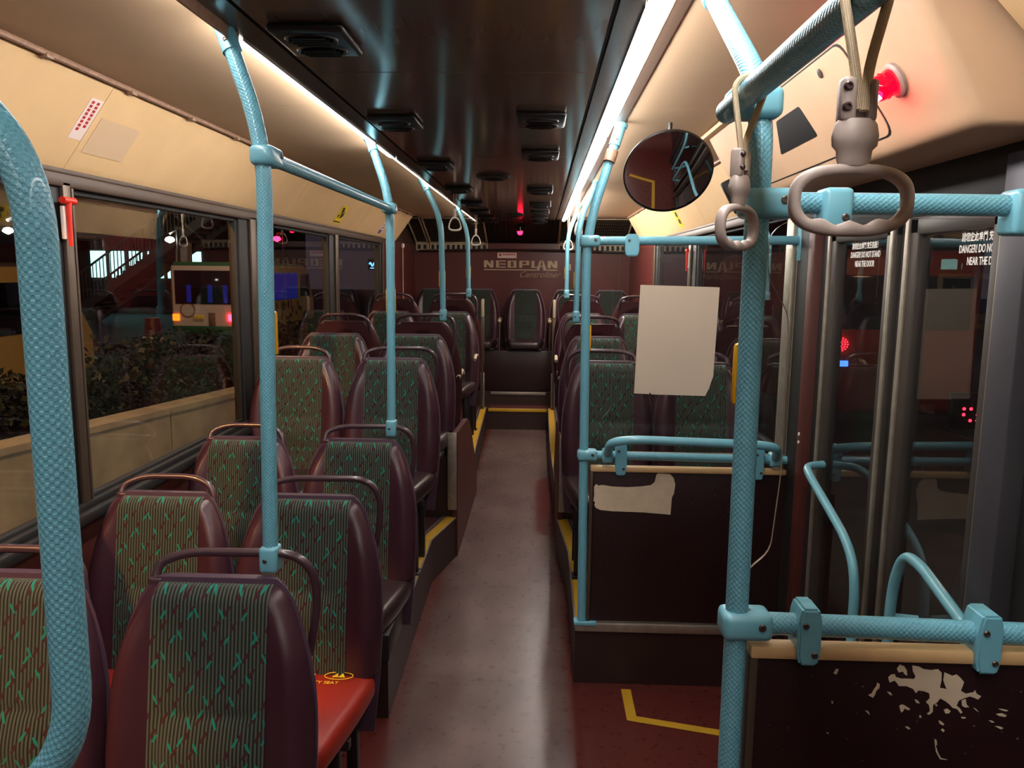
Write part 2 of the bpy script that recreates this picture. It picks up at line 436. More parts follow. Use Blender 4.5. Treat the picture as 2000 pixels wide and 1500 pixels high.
# wheel arch boxes
for nm, xi, sd in (('wheel_arch_left', -.255, -1), ('wheel_arch_right', .322, 1)):
    xo = XL if sd < 0 else XR
    bm = BM(); pf = [(4.39, 0), (4.39, .60), (4.75, .60), (5.0, .50), (5.2, .23), (5.2, 0)]
    a_, b_ = xi+sd*.03, xo
    prism(bm, pf, lambda u, v, k: Vector((a_+(b_-a_)*k, u, v)))
    o = struct(nm, bm, ['riser'])
    bm = BM(); pf = [(4.375, 0), (4.375, .735), (5.0, .70), (5.14, .655), (5.35, .50), (5.75, .16), (5.75, 0)]
    prism(bm, pf, lambda u, v, k: Vector((xi+sd*.03*k, u, v))); obj('side_panel', bm, ['maroon_wall'], o)
    bm = BM(); box(bm, min(xi+sd*.004, xi+sd*.058), max(xi+sd*.004, xi+sd*.058), 4.362, 4.376, .28, .735, 0, .004); obj('edge_trim', bm, ['steel'], o)
    bm = BM(); box(bm, min(xi+sd*.04, xo), max(xi+sd*.04, xo), 4.41, 4.74, .60, .612, 0, .004); obj('top_mat', bm, ['plat'], o)
# rear steps and raised rear floor
bm = BM()
box(bm, XL, XR, 8.1, 8.42, -.05, .215, 0); box(bm, XL, XR, 8.36, YB, -.05, .355, 0)
o = struct('rear_steps', bm, ['riser'])
bm = BM(); box(bm, -.33, .285, 8.092, 8.116, .19, .222, 0, .004); obj('step_nosing', bm, 'yellow', o)
bm = BM(); box(bm, -.32, .275, 8.35, 8.372, .33, .362, 0, .004); box(bm, -.32, .275, 8.13, 8.14, .216, .222); obj('step_edge', bm, 'steel', o)
bm = BM(); box(bm, -.32, .275, 8.12, 8.35, .215, .219, 0); obj('tread_mat', bm, 'maroon_wall', o)
# rear seat bench base
bm = BM(); box(bm, XL, XR, 8.46, YB-.02, .355, .80, 0, .01); struct('bench_base', bm, ['maroon_board'])

# walls ---------------------------------------------------------------
ZS, ZT = .895, 1.885                          # window glass bottom and top
def wall(name, X, s, pillars, yA, yB, door=None):
    bm = BM(); a, b = (X-.06, X) if s < 0 else (X, X+.06)
    lo = [(yA, yB)] if not door else [(yA, door[0]), (door[1], yB)]
    for y0, y1 in lo: box(bm, a, b, y0, y1, -.35, ZS-.03, 0)
    box(bm, a, b, yA, yB, ZT+.02, 2.32, 1)
    return struct(name, bm, ['maroon_wall', 'brown_trim'])
DY0, DY1 = 1.70, 2.74                         # door opening
wl = wall('wall_left', XL, -1, None, YF, YB+.06)
wr = wall('wall_right', XR, 1, None, YF, YB+.06, (DY0-.10, DY1+.04))
def pillar(X, s, y0, y1, tm='brown_al'):
    bm = BM(); a, b = (X-.05, X+.006) if s < 0 else (X-.006, X+.05)
    box(bm, a, b, y0, y1, ZS-.04, ZT+.03, 0, .004)
    xin = X+.006 if s < 0 else X-.006; d = .014 if s < 0 else -.014
    ym = y0+(y1-y0)*.60
    box(bm, min(xin, xin+d), max(xin, xin+d), ym, y1-.005, ZS-.02, ZT+.02, 1, .003)
    box(bm, min(xin, xin+d*.7), max(xin, xin+d*.7), ym+.05, ym+.06, ZS-.02, ZT+.02, 1)
    return bm
pn = [0]
def nexttrim(): pn[0] += 1; return 'trim_%d' % pn[0]
PL = [(.55, .66), (2.31, 2.42), (3.80, 4.00), (5.43, 5.63), (7.13, 7.25)]
for y0, y1 in PL: struct(nexttrim(), pillar(XL, -1, y0, y1), ['rubber', 'brown_al'])
PR = [(3.02, 3.16), (5.22, 5.42), (6.92, 7.10)]
for y0, y1 in PR: struct(nexttrim(), pillar(XR, 1, y0, y1), ['rubber', 'brown_al'])
wi = [0]
def window(X, s, y0, y1):
    wi[0] += 1
    fr = BM(); xo = X-.02 if s < 0 else X+.02
    for q in ((y0, y1, ZS-.02, ZS+.012), (y0, y1, ZT-.012, ZT+.02), (y0, y0+.02, ZS, ZT), (y1-.02, y1, ZS, ZT)):
        box(fr, min(xo-.015, xo+.015), max(xo-.015, xo+.015), *q, 0, .004)
    o = D.objects.new('window_%d' % wi[0], None); COL.objects.link(o); o['kind'] = 'structure'
    obj('window_frame', fr, 'rubber', o)
    g = BM(); box(g, xo-.003, xo+.003, y0+.01, y1-.01, ZS, ZT); obj('pane', g, 'glass', o)
ys = [(-1.5, .55), (.66, 2.31), (2.42, 3.80), (4.0, 5.43), (5.63, 7.13)]
for a in ys: window(XL, -1, *a)
for a in ((-1.5, 1.55), (3.16, 5.22), (5.42, 6.92)): window(XR, 1, *a)
# rear blank parts of the side walls
for X, s, y0 in ((XL, -1, 7.25), (XR, 1, 7.10)):
    bm = BM(); a, b = (X-.06, X+.004) if s < 0 else (X-.004, X+.06)
    box(bm, a, b, y0, YB, ZS-.05, ZT+.05); struct('wall_left' if s < 0 else 'wall_right', bm, 'maroon_back')
# window sills and head trims
for X, s, spans in ((XL, -1, [(YF, 7.25)]), (XR, 1, [(YF, 1.55), (3.16, 7.1)])):
    for y0, y1 in spans:
        bm = BM(); d = 1 if s < 0 else -1
        box(bm, min(X, X+d*.045), max(X, X+d*.045), y0, y1, ZS-.055, ZS-.018, 0, .008)
        box(bm, min(X, X+d*.022), max(X, X+d*.022), y0, y1, ZS-.02, ZS+.004, 0, .004)
        struct(nexttrim(), bm, 'rubber')
        bm = BM(); box(bm, min(X, X+d*.02), max(X, X+d*.02), y0, y1, ZT+.004, ZT+.045, 0, .006)
        box(bm, min(X, X+d*.012), max(X, X+d*.012), y0, y1, ZT+.046, ZT+.06, 0, .002)
        struct(nexttrim(), bm, 'brown_trim')
# front wall far behind the camera, back wall
sbox('wall_front', (XL-.06, XR+.06, YF-.06, YF, -.35, 2.3), 'riser')
sbox('wall_back', (XL-.06, XR+.06, YB, YB+.06, -.35, 2.3), 'maroon_back')

# ceiling ---------------------------------------------------------------
def extr_y(bm, prof, y0, y1, mi=0, closed=False):
    a = [bm.verts.new((x, y0, z)) for x, z in prof]; b = [bm.verts.new((x, y1, z)) for x, z in prof]
    m = len(prof) if closed else len(prof)-1
    for i in range(m):
        j = (i+1) % len(prof)
        fc = bm.faces.new((a[i], a[j], b[j], b[i])); fc.material_index = mi
    if closed: bm.faces.new(list(reversed(a))).material_index = mi; bm.faces.new(b).material_index = mi
def solid(bm, prof, y0, y1, mi=0): extr_y(bm, prof, y0, y1, mi, True)
XA, XB_ = -.415, .345                         # dark centre panel
LL0, LL1 = -.480, -.548                       # left luminaire inner/outer x
RL0, RL1 = .405, .478
bm = BM()
seams = [YF, .55, 2.195, 3.75, 5.42, 7.0, 8.72]
for y0, y1 in zip(seams, seams[1:]):
    box(bm, XA, XB_, y0+.003, y1-.003, 2.178, 2.20, 0)
box(bm, XA-.01, XB_+.01, YF, 8.72, 2.188, 2.22, 1)
struct('ceiling', bm, ['dark_lam', 'darkgap'])
bm = BM()
solid(bm, [(XA-.012, 2.179), (LL0, 2.174), (LL0, 2.23), (XA-.012, 2.23)], YF, 8.72)
solid(bm, [(XB_+.012, 2.179), (RL0, 2.174), (RL0, 2.23), (XB_+.012, 2.23)], YF, 8.72)
struct('ceiling', bm, ['dark_gloss'])
# cream outer ceiling
bm = BM()
ysm = [YF, 1.2, 2.8, 4.35, 5.35, 7.3, 8.35]
for y0, y1 in zip(ysm, ysm[1:]):
    solid(bm, [(LL1-.004, 2.216), (-1.08, 2.200), (-1.08, 2.24), (LL1-.004, 2.24)], y0+.0015, y1-.0015)
    solid(bm, [(RL1+.035, 2.210), (1.08, 2.200), (1.08, 2.24), (RL1+.035, 2.24)], y0+.0015, y1-.0015)
struct('ceiling', bm, ['cream_ceil'])
bm = BM(); solid(bm, [(RL1+.003, 2.208), (RL1+.032, 2.205), (RL1+.032, 2.24), (RL1+.003, 2.24)], YF, 8.5)
struct(nexttrim(), bm, ['brown_trim'])
sbox('roof', (XL-.06, XR+.06, YF, YB+.06, 2.32, 2.36), 'riser')
# luminaires --------------------------------------------------------------
def luminaire(side, y0, y1, lit, label, grp=None, lip=False):
    a, b = (LL0, LL1) if side < 0 else (RL0, RL1)
    s = -1 if side < 0 else 1
    t = thing('strip_light', label, 'ceiling light', ((a+b)/2, (y0+y1)/2, 2.2), group=grp)
    ox, oy, oz = t.location
    bm = BM(); bl = (.0 if lip else .003 if lit == 'diff_dim' else .010) if side < 0 else .024
    solid(bm, [(a+s*.005-ox, 2.178-oz), (a+s*.006-ox, 2.178-bl*.7-oz), (a+s*.018-ox, 2.178-bl-oz), (a+s*.034-ox, 2.184-bl-oz), (a+s*.056-ox, 2.202-bl*.6-oz), (b-s*.004-ox, 2.213-oz), (b-s*.006-ox, 2.222-oz), (a+s*.006-ox, 2.190-oz)], y0+.01-oy, y1-.01-oy)
    obj('diffuser', bm, lit, t)
    bm = BM(); solid(bm, [(a+s*.0005-ox, 2.170-oz), (a+s*.006-ox, 2.172-oz), (a+s*.006-ox, 2.226-oz), (a+s*.0005-ox, 2.226-oz)], y0, y1) if 0 else None
    solid(bm, [(a+s*.001-ox, (2.148 if lip else 2.168)-oz), (a+s*.005-ox, (2.148 if lip else 2.168)-oz), (a+s*.005-ox, 2.192-oz), (a+s*.001-ox, 2.192-oz)], y0+.002-oy, y1-.002-oy)
    solid(bm, [(b-s*.003-ox, 2.207-oz), (b+s*.001-ox, 2.207-oz), (b+s*.001-ox, 2.226-oz), (b-s*.003-ox, 2.226-oz)], y0+.002-oy, y1-.002-oy)
    for yy in (y0+.001, y1-.011):
        solid(bm, [(a+s*.002-ox, 2.172-oz), (b-s*.002-ox, 2.210-oz), (b-s*.002-ox, 2.226-oz), (a+s*.002-ox, 2.19-oz)], yy-oy, yy+.01-oy)
    obj('housing', bm, 'rail' if lip else 'steel', t)
    return t
luminaire(-1, -1.0, 1.84, 'diff_l', 'strip light at the top left edge hidden behind its brown lip', lip=True)
luminaire(-1, 1.86, 3.76, 'diff_l', 'lit narrow strip light on the left side of the dark ceiling')
luminaire(-1, 3.78, 5.7, 'diff_dim', 'dim narrow strip light just behind the brightest left one')
luminaire(-1, 5.72, 8.7, 'diff_dim', 'dim strip light at the rear left of the ceiling')
luminaire(1, -1.2, 1.62, 'diff_r', 'bright strip light overhead, cut by the top edge of the picture')
luminaire(1, 1.64, 3.40, 'diff_r', 'widest bright white strip light right of the dark ceiling panel')
luminaire(1, 3.42, 5.62, 'diff_r', 'second bright strip light on the right, beyond the cracked joint')
luminaire(1, 5.64, 8.1, 'diff_rr', 'farthest bright strip light on the right, towards the rear wall')

# coves above the windows -------------------------------------------------
def cove(name, pts, ycuts, side):
    bm = BM(); th = .012*(-1 if side < 0 else 1)
    for y0, y1 in zip(ycuts, ycuts[1:]):
        prof = pts+[(x+th, z+.004) for x, z in reversed(pts)]
        solid(bm, prof, y0+.0015, y1-.0015)
    return struct(name, bm, ['cream'])
cl = [(-1.068, 2.195), (-1.235, 1.965), (-1.250, 1.945), (-1.256, 1.940)]
cove('trim_20', cl, [YF, .7, 2.40, 4.50, 6.15, 7.90], -1)
cr = [(1.066, 2.195), (1.20, 1.965), (1.212, 1.945), (1.217, 1.940)]
cove('trim_21', cr, [3.27, 4.9, 6.4, 8.05], 1)
cove('trim_26', [(.945, 2.198), (1.20, 1.94), (1.217, 1.93)], [YF, -.2, 1.50], 1)
# rails where the cove meets the ceiling
bm = BM(); tube(bm, [(-1.062, YF, 2.190), (-1.062, 7.9, 2.190)], .009, 8)
for y in [1.2+.42*i for i in range(16)]: box(bm, -1.074, -1.052, y, y+.03, 2.176, 2.19, 0, .003)
struct('trim_22', bm, 'rail')
bm = BM(); tube(bm, [(1.060, 3.27, 2.190), (1.060, 8.05, 2.190)], .009, 8)
for y in [3.4+.42*i for i in range(11)]: box(bm, 1.050, 1.072, y, y+.03, 2.176, 2.19, 0, .003)
struct('trim_23', bm, 'rail')

# rear bulkhead: sloping grilles ---------------------------------------------
def P_slope(x, s, dz=0): return Vector((x, 8.40+.68*s, 2.205-.235*s+dz))
def grille(x0, x1, nx, lab, curved=False):
    t = thing('air_grille', lab, 'grille', ((x0+x1)/2, 8.75, 2.05)); o = Vector(t.location)
    bm = BM()
    def bar(a, b, r=.012): tube(bm, [a-o, b-o], r, 6)
    bar(P_slope(x0, 0), P_slope(x0, 1)); bar(P_slope(x1, 0), P_slope(x1, 1)); bar(P_slope(x0, 0), P_slope(x1, 0)); bar(P_slope(x0, 1), P_slope(x1, 1))
    bar(P_slope(x0, 1)+Vector((0, .01, -.085)), P_slope(x1, 1)+Vector((0, .01, -.085)), .014)
    bar(P_slope(x0, 1), P_slope(x0, 1)+Vector((0, .01, -.085))); bar(P_slope(x1, 1), P_slope(x1, 1)+Vector((0, .01, -.085)))
    obj('grille_frame', bm, 'beige', t)
    bm = BM()
    for i in range(1, nx):
        x = x0+(x1-x0)*i/nx; tube(bm, [P_slope(x, .02)-o, P_slope(x, .98)-o], .0035, 4)
    for j in range(1, 9):
        tube(bm, [P_slope(x0, j/9)-o, P_slope(x1, j/9)-o], .0035, 4)
    obj('wire_mesh', bm, 'brown_al', t)
    bm = BM(); nn = max(2, int((x1-x0)/.055))
    for i in range(nn):
        x = x0+(x1-x0)*(i+.5)/nn
        box(bm, x-.016-o.x, x+.016-o.x, 9.075-o.y, 9.085-o.y, 1.895-o.z, 1.945-o.z, 0, .003)
    box(bm, x0-o.x, x1-o.x, 9.083-o.y, 9.095-o.y, 1.88-o.z, 1.97-o.z, 1); obj('slot_plate', bm, ['darkgap', 'beige'], t)
grille(XL+.03, -1.10, 5, 'small wire grille at the left end of the rear ceiling slope')
grille(-1.07, -.42, 34, 'wide wire grille on the left of the rear ceiling slope')
grille(.40, 1.16, 36, 'wide wire grille on the right of the rear ceiling slope')
bm = BM(); solid(bm, [(0, 0)], 0, 0) if 0 else None
def slab(bm, q, th=(0, 0, .02)):
    th = Vector(th); a = [bm.verts.new(Vector(v)) for v in q]; b = [bm.verts.new(Vector(v)+th) for v in q]
    bm.faces.new(a); bm.faces.new(list(reversed(b)))
    for i in range(4): bm.faces.new((a[i], b[i], b[(i+1) % 4], a[(i+1) % 4]))
slab(bm, [P_slope(XL, 0, .03), P_slope(XR, 0, .03), P_slope(XR, 1, .03), P_slope(XL, 1, .03)])
slab(bm, [(XL, 8.34, 2.2), (XR, 8.34, 2.2), (XR, 8.42, 2.235), (XL, 8.42, 2.235)])
struct('ceiling', bm, 'mesh_dark')
bm = BM(); slab(bm, [P_slope(-.40, 0), P_slope(.38, 0), P_slope(.38, 1), P_slope(-.40, 1)])
for i in range(20):
    x = -.385+i*.04; tube(bm, [P_slope(x, .03, -.004), P_slope(x, .97, -.004)], .004, 4)
struct('trim_24', bm, 'darkgap')
# bowed dark lip above the rear panel
bm = BM(); tube(bm, [(-1.2+2.36*i/20, 9.07, 1.872+.02*sin(pi*i/20)) for i in range(21)], .014, 8)
struct('trim_25', bm, 'riser')
# vertical joint lines + corner panels on the rear wall
for x in (-1.13, 1.10):
    bm = BM(); box(bm, x-.003, x+.003, 9.094, 9.1, .8, 1.86); struct(nexttrim(), bm, 'brown_al')

# lettering on rear wall -----------------------------------------------------
def block_text():
    """N E O P L A N built from bars, returned as polygons in a 0..1 high grid"""
    out = []
    def R(x, y, w_, h): out.append([(x, y), (x+w_, y), (x+w_, y+h), (x, y+h)])
    def N(x): out.append([(x, 0), (x+.42, 0), (x+.42, 1), (x, 1)]); out.append([(x+.42, 1), (x+.42, .55), (x+.85, 0), (x+.95, 0), (x+.95, .45), (x+.52, 1)]); out.append([(x+.95, 0), (x+1.37, 0), (x+1.37, 1), (x+.95, 1)])
    N(0)
    x = 1.72; R(x, 0, .42, 1); R(x+.46, .84, .95, .16); R(x+.46, .42, .95, .16); R(x+.46, 0, .95, .16)
    x = 3.38; R(x, 0, .45, 1); R(x+.49, .84, .4, .16); R(x+.49, 0, .3, .16); R(x+.82, 0, .42, 1)
    x = 5.02; R(x, 0, .42, 1); R(x+.46, .84, .50, .16); R(x+.46, .38, .5, .15); R(x+1.0, .38, .4, .62)
    x = 6.75; R(x, 0, .42, 1); R(x+.46, 0, .42, .16)
    x = 7.45; out.append([(x, -.36), (x+.45, -.36), (x+.72, 1.12), (x+.47, 1.12)]); out.append([(x+.78, 1.12), (x+.95, 1.12), (x+1.5, -.36), (x+.98, -.36)]); R(x+.46, 1.0, .5, .12); R(x+.5, .12, .5, .16)
    N(9.05)
    return out
bm = BM(); X0, Z0, S = -.455, 1.692, .081
for poly in block_text():
    prism(bm, poly, lambda u, v, w_: Vector((X0+u*S, 9.099-.003*w_, Z0+v*S)))
tN = thing('wall_lettering', 'block capitals NEOPLAN underlined on the maroon rear wall', 'lettering', (0, 9.09, 1.7))
o = obj('capitals', bm, 'letter', tN, loc=(0, -9.09, -1.7))
bm = BM(); box(bm, X0, X0+7.42*S, 9.095, 9.099, 1.662, 1.674); box(bm, X0+9.0*S, X0+10.45*S, 9.095, 9.099, 1.662, 1.674)
obj('underline', bm, 'letter', tN, loc=(0, -9.09, -1.7))
me = text_mesh('Centroliner', .098, shear=.45, sx=1.0, extrude=.001)
me.transform(basis((-.055, 9.097, 1.585), (1, 0, 0), (0, 0, 1), (0, -1, 0)))
o = mobj('wall_lettering', me, 'letter2'); tag(o, 'slanted script word Centroliner under the block capitals', 'lettering')
bm = BM(); box(bm, -.30, -.08, 9.095, 9.099, 1.80, 1.862); t = obj('rear_sticker', bm, 'white_s'); tag(t, 'small pink and white notice sticker above the rear lettering', 'sticker')
bm = BM()
for i in range(6): box(bm, -.235+i*.024, -.22+i*.024, 9.093, 9.095, 1.832, 1.85)
box(bm, -.28, -.255, 9.093, 9.095, 1.825, 1.85); obj('marks', bm, 'redink', t)
bm = BM(); box(bm, .50, .545, 9.095, 9.099, 1.67, 1.74); t = obj('small_plate', bm, 'letter'); tag(t, 'tiny upright plate on the rear wall right of the lettering', 'plate')
# rear red lamp
t = thing('rear_lamp', 'small glowing red lamp at the rear end of the ceiling', 'lamp', (-.03, 8.62, 2.085))
bm = BM(); lathe(bm, [(0, -.045), (.02, -.04), (.03, -.02), (.032, 0)], seg=16); obj('lens', bm, 'red_small', t)
bm = BM(); lathe(bm, [(.0, .01), (.04, .008), (.04, -.004), (.03, -.006), (0, -.006)], seg=16); obj('lamp_base', bm, 'vent', t)
bm = BM(); tube(bm, [(0, 0, .01), (0, .0, .10)], .012, 8); obj('stem', bm, 'vent', t)

# ------------------------------------------------------------------ ceiling vents
def vent(x, y, lab, grp):
    t = thing('ceiling_vent', lab, 'air vent', (x, y, 2.178), group=grp)
    bm = BM(); box(bm, -.085, .085, -.105, .105, -.022, .0, 0, .012, 3)
    obj('housing', bm, 'vent', t)
    for dy in (-.045, .045):
        bm = BM(); lathe(bm, [(.0, -.022), (.034, -.022), (.040, -.026), (.042, -.021), (.042, -.018)], Matrix.Translation((0, dy, 0)), 24, 0, 1.45, 1)
        for k in range(-2, 3): box(bm, -.05+abs(k)*.006, .05-abs(k)*.006, dy+k*.013-.0015, dy+k*.013+.0015, -.030, -.022)
        obj('nozzle', bm, 'vent', t)
ordn = ['nearest and largest black vent on the left of the dark ceiling', 'second black vent from the front on the left of the dark ceiling',
        'third black vent from the front on the left of the dark ceiling', 'fourth black vent from the front on the left of the dark ceiling',
        'fifth black vent from the front on the left of the dark ceiling', 'sixth black vent from the front on the left of the dark ceiling',
        'seventh black vent from the front on the left of the dark ceiling', 'rearmost black vent on the left of the dark ceiling']
for (x, y), lb in zip([(-.31, 1.86), (-.315, 2.86), (-.325, 4.0), (-.33, 5.15), (-.335, 6.2), (-.34, 7.05), (-.34, 7.8), (-.34, 8.4)], ordn):
    vent(x, y, lb, 'vents along the dark ceiling')
ordr = ['nearest black vent on the right half of the dark ceiling', 'second black vent on the right half of the dark ceiling', 'third black vent on the right half of the dark ceiling',
        'fourth black vent on the right half of the dark ceiling', 'fifth black vent on the right half of the dark ceiling', 'sixth black vent on the right half of the dark ceiling', 'rearmost black vent on the right half of the dark ceiling']
for (x, y), lb in zip([(.20, 2.80), (.195, 3.62), (.19, 5.2), (.19, 6.3), (.185, 7.1), (.18, 7.85), (.18, 8.45)], ordr):
    vent(x, y, lb, 'vents along the dark ceiling')
for x, y, lb in ((-.07, 4.50, 'flat oval black speaker in the middle of the dark ceiling'), (-.06, 7.5, 'far oval black speaker near the rear of the dark ceiling')):
    t = thing('ceiling_speaker', lb, 'speaker', (x, y, 2.178))
    bm = BM(); lathe(bm, [(0, -.018), (.07, -.018), (.09, -.012), (.098, 0)], seg=28); obj('cover', bm, 'vent', t)
    bm = BM()
    for rr in (.02, .04, .06): lathe(bm, [(rr, -.018), (rr+.003, -.021), (rr+.006, -.018)], seg=24)
    obj('rings', bm, 'darkgap', t)

# ------------------------------------------------------------------ poles and bars
PR_ = .0175
def screw(bm, loc, d, r=.006):
    d = Vector(d).normalized(); mx = Matrix.Translation(Vector(loc)) @ d.to_track_quat('Z', 'Y').to_matrix().to_4x4()
    lathe(bm, [(r, -.002), (r, .0015), (r*.75, .003), (r*.5, .003), (r*.45, .001), (0, .001)], mx, 10)
def clamp_tee(parent, loc, direction, L=.055, h=.046, r=.027):
    """sleeve around a vertical pole reaching out along direction (xy)"""
    loc = Vector(loc); d = Vector(direction).normalized(); q = basis(loc, d, Vector((0, 0, 1)).cross(d), (0, 0, 1))
    bm = BM(); box(bm, -r, L, -r, r, -h/2, h/2, 0, .012, 3, q); c = obj('clamp', bm, 'teal_s', parent, loc=-Vector(parent.location))
    bm = BM(); side = q @ Vector((L*.62, -r, .004)); nrm = (q.to_3x3() @ Vector((0, -1, 0)))
    screw(bm, side, nrm, .0065); screw(bm, q @ Vector((L*.62, r, .004)), -nrm, .0065)
    obj('screw', bm, 'screw', c)
def clamp_sleeve(parent, loc, zt, zb, r=.0235):
    bm = BM(); box(bm, loc[0]-r*.92, loc[0]+r*.92, loc[1]-r, loc[1]+r, zb, zt, 0, .009, 3)
    c = obj('clamp', bm, 'teal_s', parent, loc=-Vector(parent.location))
    bm = BM(); screw(bm, (loc[0]-.006, loc[1]-r, (zt+zb)/2), (0, -1, 0), .0055); obj('screw', bm, 'screw', c)
def pole(pts, rad, label, socket=True, r=PR_, bell=None, lower=None, grp=None, sub=.0):
    base = min(pts, key=lambda p: p[2])
    t = thing('grab_pole', label, 'grab pole', base, group=grp); off = -Vector(base)
    bm = BM(); tube(bm, fillet(pts, rad, 8), r, 20, sub=sub); obj('tube', bm, 'teal', t, loc=off)
    if socket:
        a, b = Vector(pts[-1]), Vector(pts[-2]); d = (b-a).normalized()
        bm = BM(); tube(bm, [a, a+d*.085], r*1.22, 20); tube(bm, [a-d*.002, a+d*.008], r*1.5, 20)
        s_ = obj('ceiling_socket', bm, 'teal_s', t, loc=off)
        bm = BM(); screw(bm, a+d*.06+Vector((0, -r*1.24, 0)), (0, -1, 0), .005); obj('screw', bm, 'screw', s_, loc=(0, 0, 0))
    if bell:
        bx, by, bz = bell
        bm = BM(); box(bm, bx-.0225, bx+.0185, by+r-.010, by+r+.006, bz-.05, bz+.05, 0, .006)
        bp = obj('bell_push', bm, 'yellow_box', t, loc=off)
        bm = BM(); lathe(bm, [(0, .004), (.010, .003), (.012, 0)], basis((bx, by+r+.006, bz), (1, 0, 0), (0, 0, 1), (0, 1, 0)), 14); obj('button', bm, 'red_plastic', bp)
    if lower: clamp_sleeve(t, (lower[0], lower[1]), lower[2], lower[3])
    return t
# left side poles standing on the seat grab rails
p1 = pole([(-.417, 1.745, .975), (-.402, 1.75, 1.93), (-.508, 1.80, 2.20)], .12, 'front left teal pole clamped on the nearest aisle seat rail', bell=(-.408, 1.748, 1.505), lower=(-.417, 1.745, 1.008, .945))
clamp_tee(p1, (-.402, 1.752, 1.895), (0, 1, 0), .055, .044)
p2 = pole([(-.405, 3.185, 1.005), (-.403, 3.20, 1.93), (-.520, 3.36, 2.20)], .12, 'second left teal pole joined to the first by a level bar', bell=(-.404, 3.192, 1.525), lower=(-.405, 3.185, 1.035, .965))
clamp_tee(p2, (-.403, 3.20, 1.895), (0, -1, 0), .045, .042)
bm = BM(); tube(bm, [(-.402, 1.79, 1.895), (-.403, 3.17, 1.895)], .0155, 20)
t = obj('grab_bar', bm, 'teal'); tag(t, 'level teal bar linking the two left poles overhead', 'grab bar')
pole([(-.392, 4.82, 1.385), (-.405, 4.82, 1.965), (-.535, 4.92, 2.20)], .12, 'third teal pole on the left, above a backward-facing aisle seat', bell=(-.398, 4.82, 1.60), lower=(-.392, 4.82, 1.415, 1.345))
pole([(-.392, 6.52, 1.475), (-.402, 6.52, 1.97), (-.515, 6.75, 2.20)], .12, 'rearmost teal pole on the left side of the aisle', bell=(-.395, 6.52, 1.64), lower=(-.392, 6.52, 1.505, 1.435))
# right side
rp = pole([(.392, 2.99, .27), (.376, 2.99, 1.80), (.500, 3.06, 2.20)], .14, 'teal pole at the front corner of the right hand seats', bell=(.385, 2.99, 1.40))
clamp_tee(rp, (.378, 2.99, 1.765), (1, 0, 0), .05, .044); clamp_tee(rp, (.387, 2.99, .947), (1, 0, 0), .05, .044)
bm = BM(); tube(bm, [(.455, 3.025, 2.058), (.468, 3.033, 2.10)], .0225, 16); obj('clamp_ring', bm, 'rail', rp, loc=-Vector(rp.location))
bm = BM(); box(bm, .36, .45, 2.965, 3.015, .253, .268, 0, .004); obj('foot_plate', bm, 'teal_s', rp, loc=-Vector(rp.location))
pole([(.425, 4.82, 1.385), (.430, 4.82, 1.94), (.545, 5.05, 2.20)], .12, 'teal pole close behind the corner pole, above right rear seats', bell=(.427, 4.82, 1.60), lower=(.425, 4.82, 1.415, 1.345))
pole([(.418, 6.52, 1.475), (.418, 6.52, 1.95), (.52, 6.75, 2.20)], .12, 'rearmost teal pole on the right side of the aisle', bell=(.418, 6.52, 1.64), lower=(.418, 6.52, 1.505, 1.435))
big = pole([(.546, 1.25, .0), (.541, 1.25, 1.925), (.515, 1.60, 2.20)], .10, 'thick teal pole in the right foreground standing beside the door screen', r=.0185, bell=(.543, 1.25, 1.49))
clamp_tee(big, (.5425, 1.25, 1.757), (1, 0, 0), .052, .046, .029); clamp_tee(big, (.545, 1.25, 1.075), (1, 0, 0), .054, .046, .029)
# overhead bar toward the camera with the straps
bm = BM(); tube(bm, fillet([(.502, 1.31, 1.905), (.500, -.6, 1.905)], .01), .0185, 24)
t = thing('overhead_bar', 'teal bar running overhead at the upper right, holding two straps', 'grab bar', (.5, 1.3, 1.905)); o = obj('tube', bm, 'teal', t, loc=(-.5, -1.3, -1.905))
bm = BM(); lathe(bm, [(.0, .012), (.012, .010), (.0185, 0)], basis((.502, 1.31, 1.905), (1, 0, 0), (0, 0, -1), (0, 1, 0)), 20); obj('end_cap', bm, 'teal_s', t, loc=(-.5, -1.3, -1.905))
clamp_tee(big, (.541, 1.25, 1.905), (-1, 0, 0), .055, .046, .027)
# left foreground U rail
pl = [(-.56, .70, .985), (-.272, .745, 1.118), (-.277, .75, 1.775), (-.62, .80, 1.975)]
t = thing('grab_pole', 'very near teal handrail bent outwards at top and bottom on the left', 'grab pole', (-.28, .75, 1.13))
bm = BM(); tube(bm, fillet(pl, [.10, .10], 10), .0185, 28); obj('tube', bm, 'teal', t, loc=(.28, -.75, -1.13))
bm = BM(); tube(bm, [(-.345, .7336, 1.084), (-.45, .717, 1.036)], .026, 20); tube(bm, [(-.338, .7347, 1.0875), (-.352, .7325, 1.081)], .029, 20)
obj('clamp', bm, 'teal_s', t, loc=(.28, -.75, -1.13))
# foreground left panel that carries the rail
bm = BM(); box(bm, -1.20, -.50, .69, .71, .0, 1.10, 0, .004); t = obj('partition_panel', bm, 'maroon_board'); tag(t, 'dark maroon screen board at the bottom left edge', 'partition')

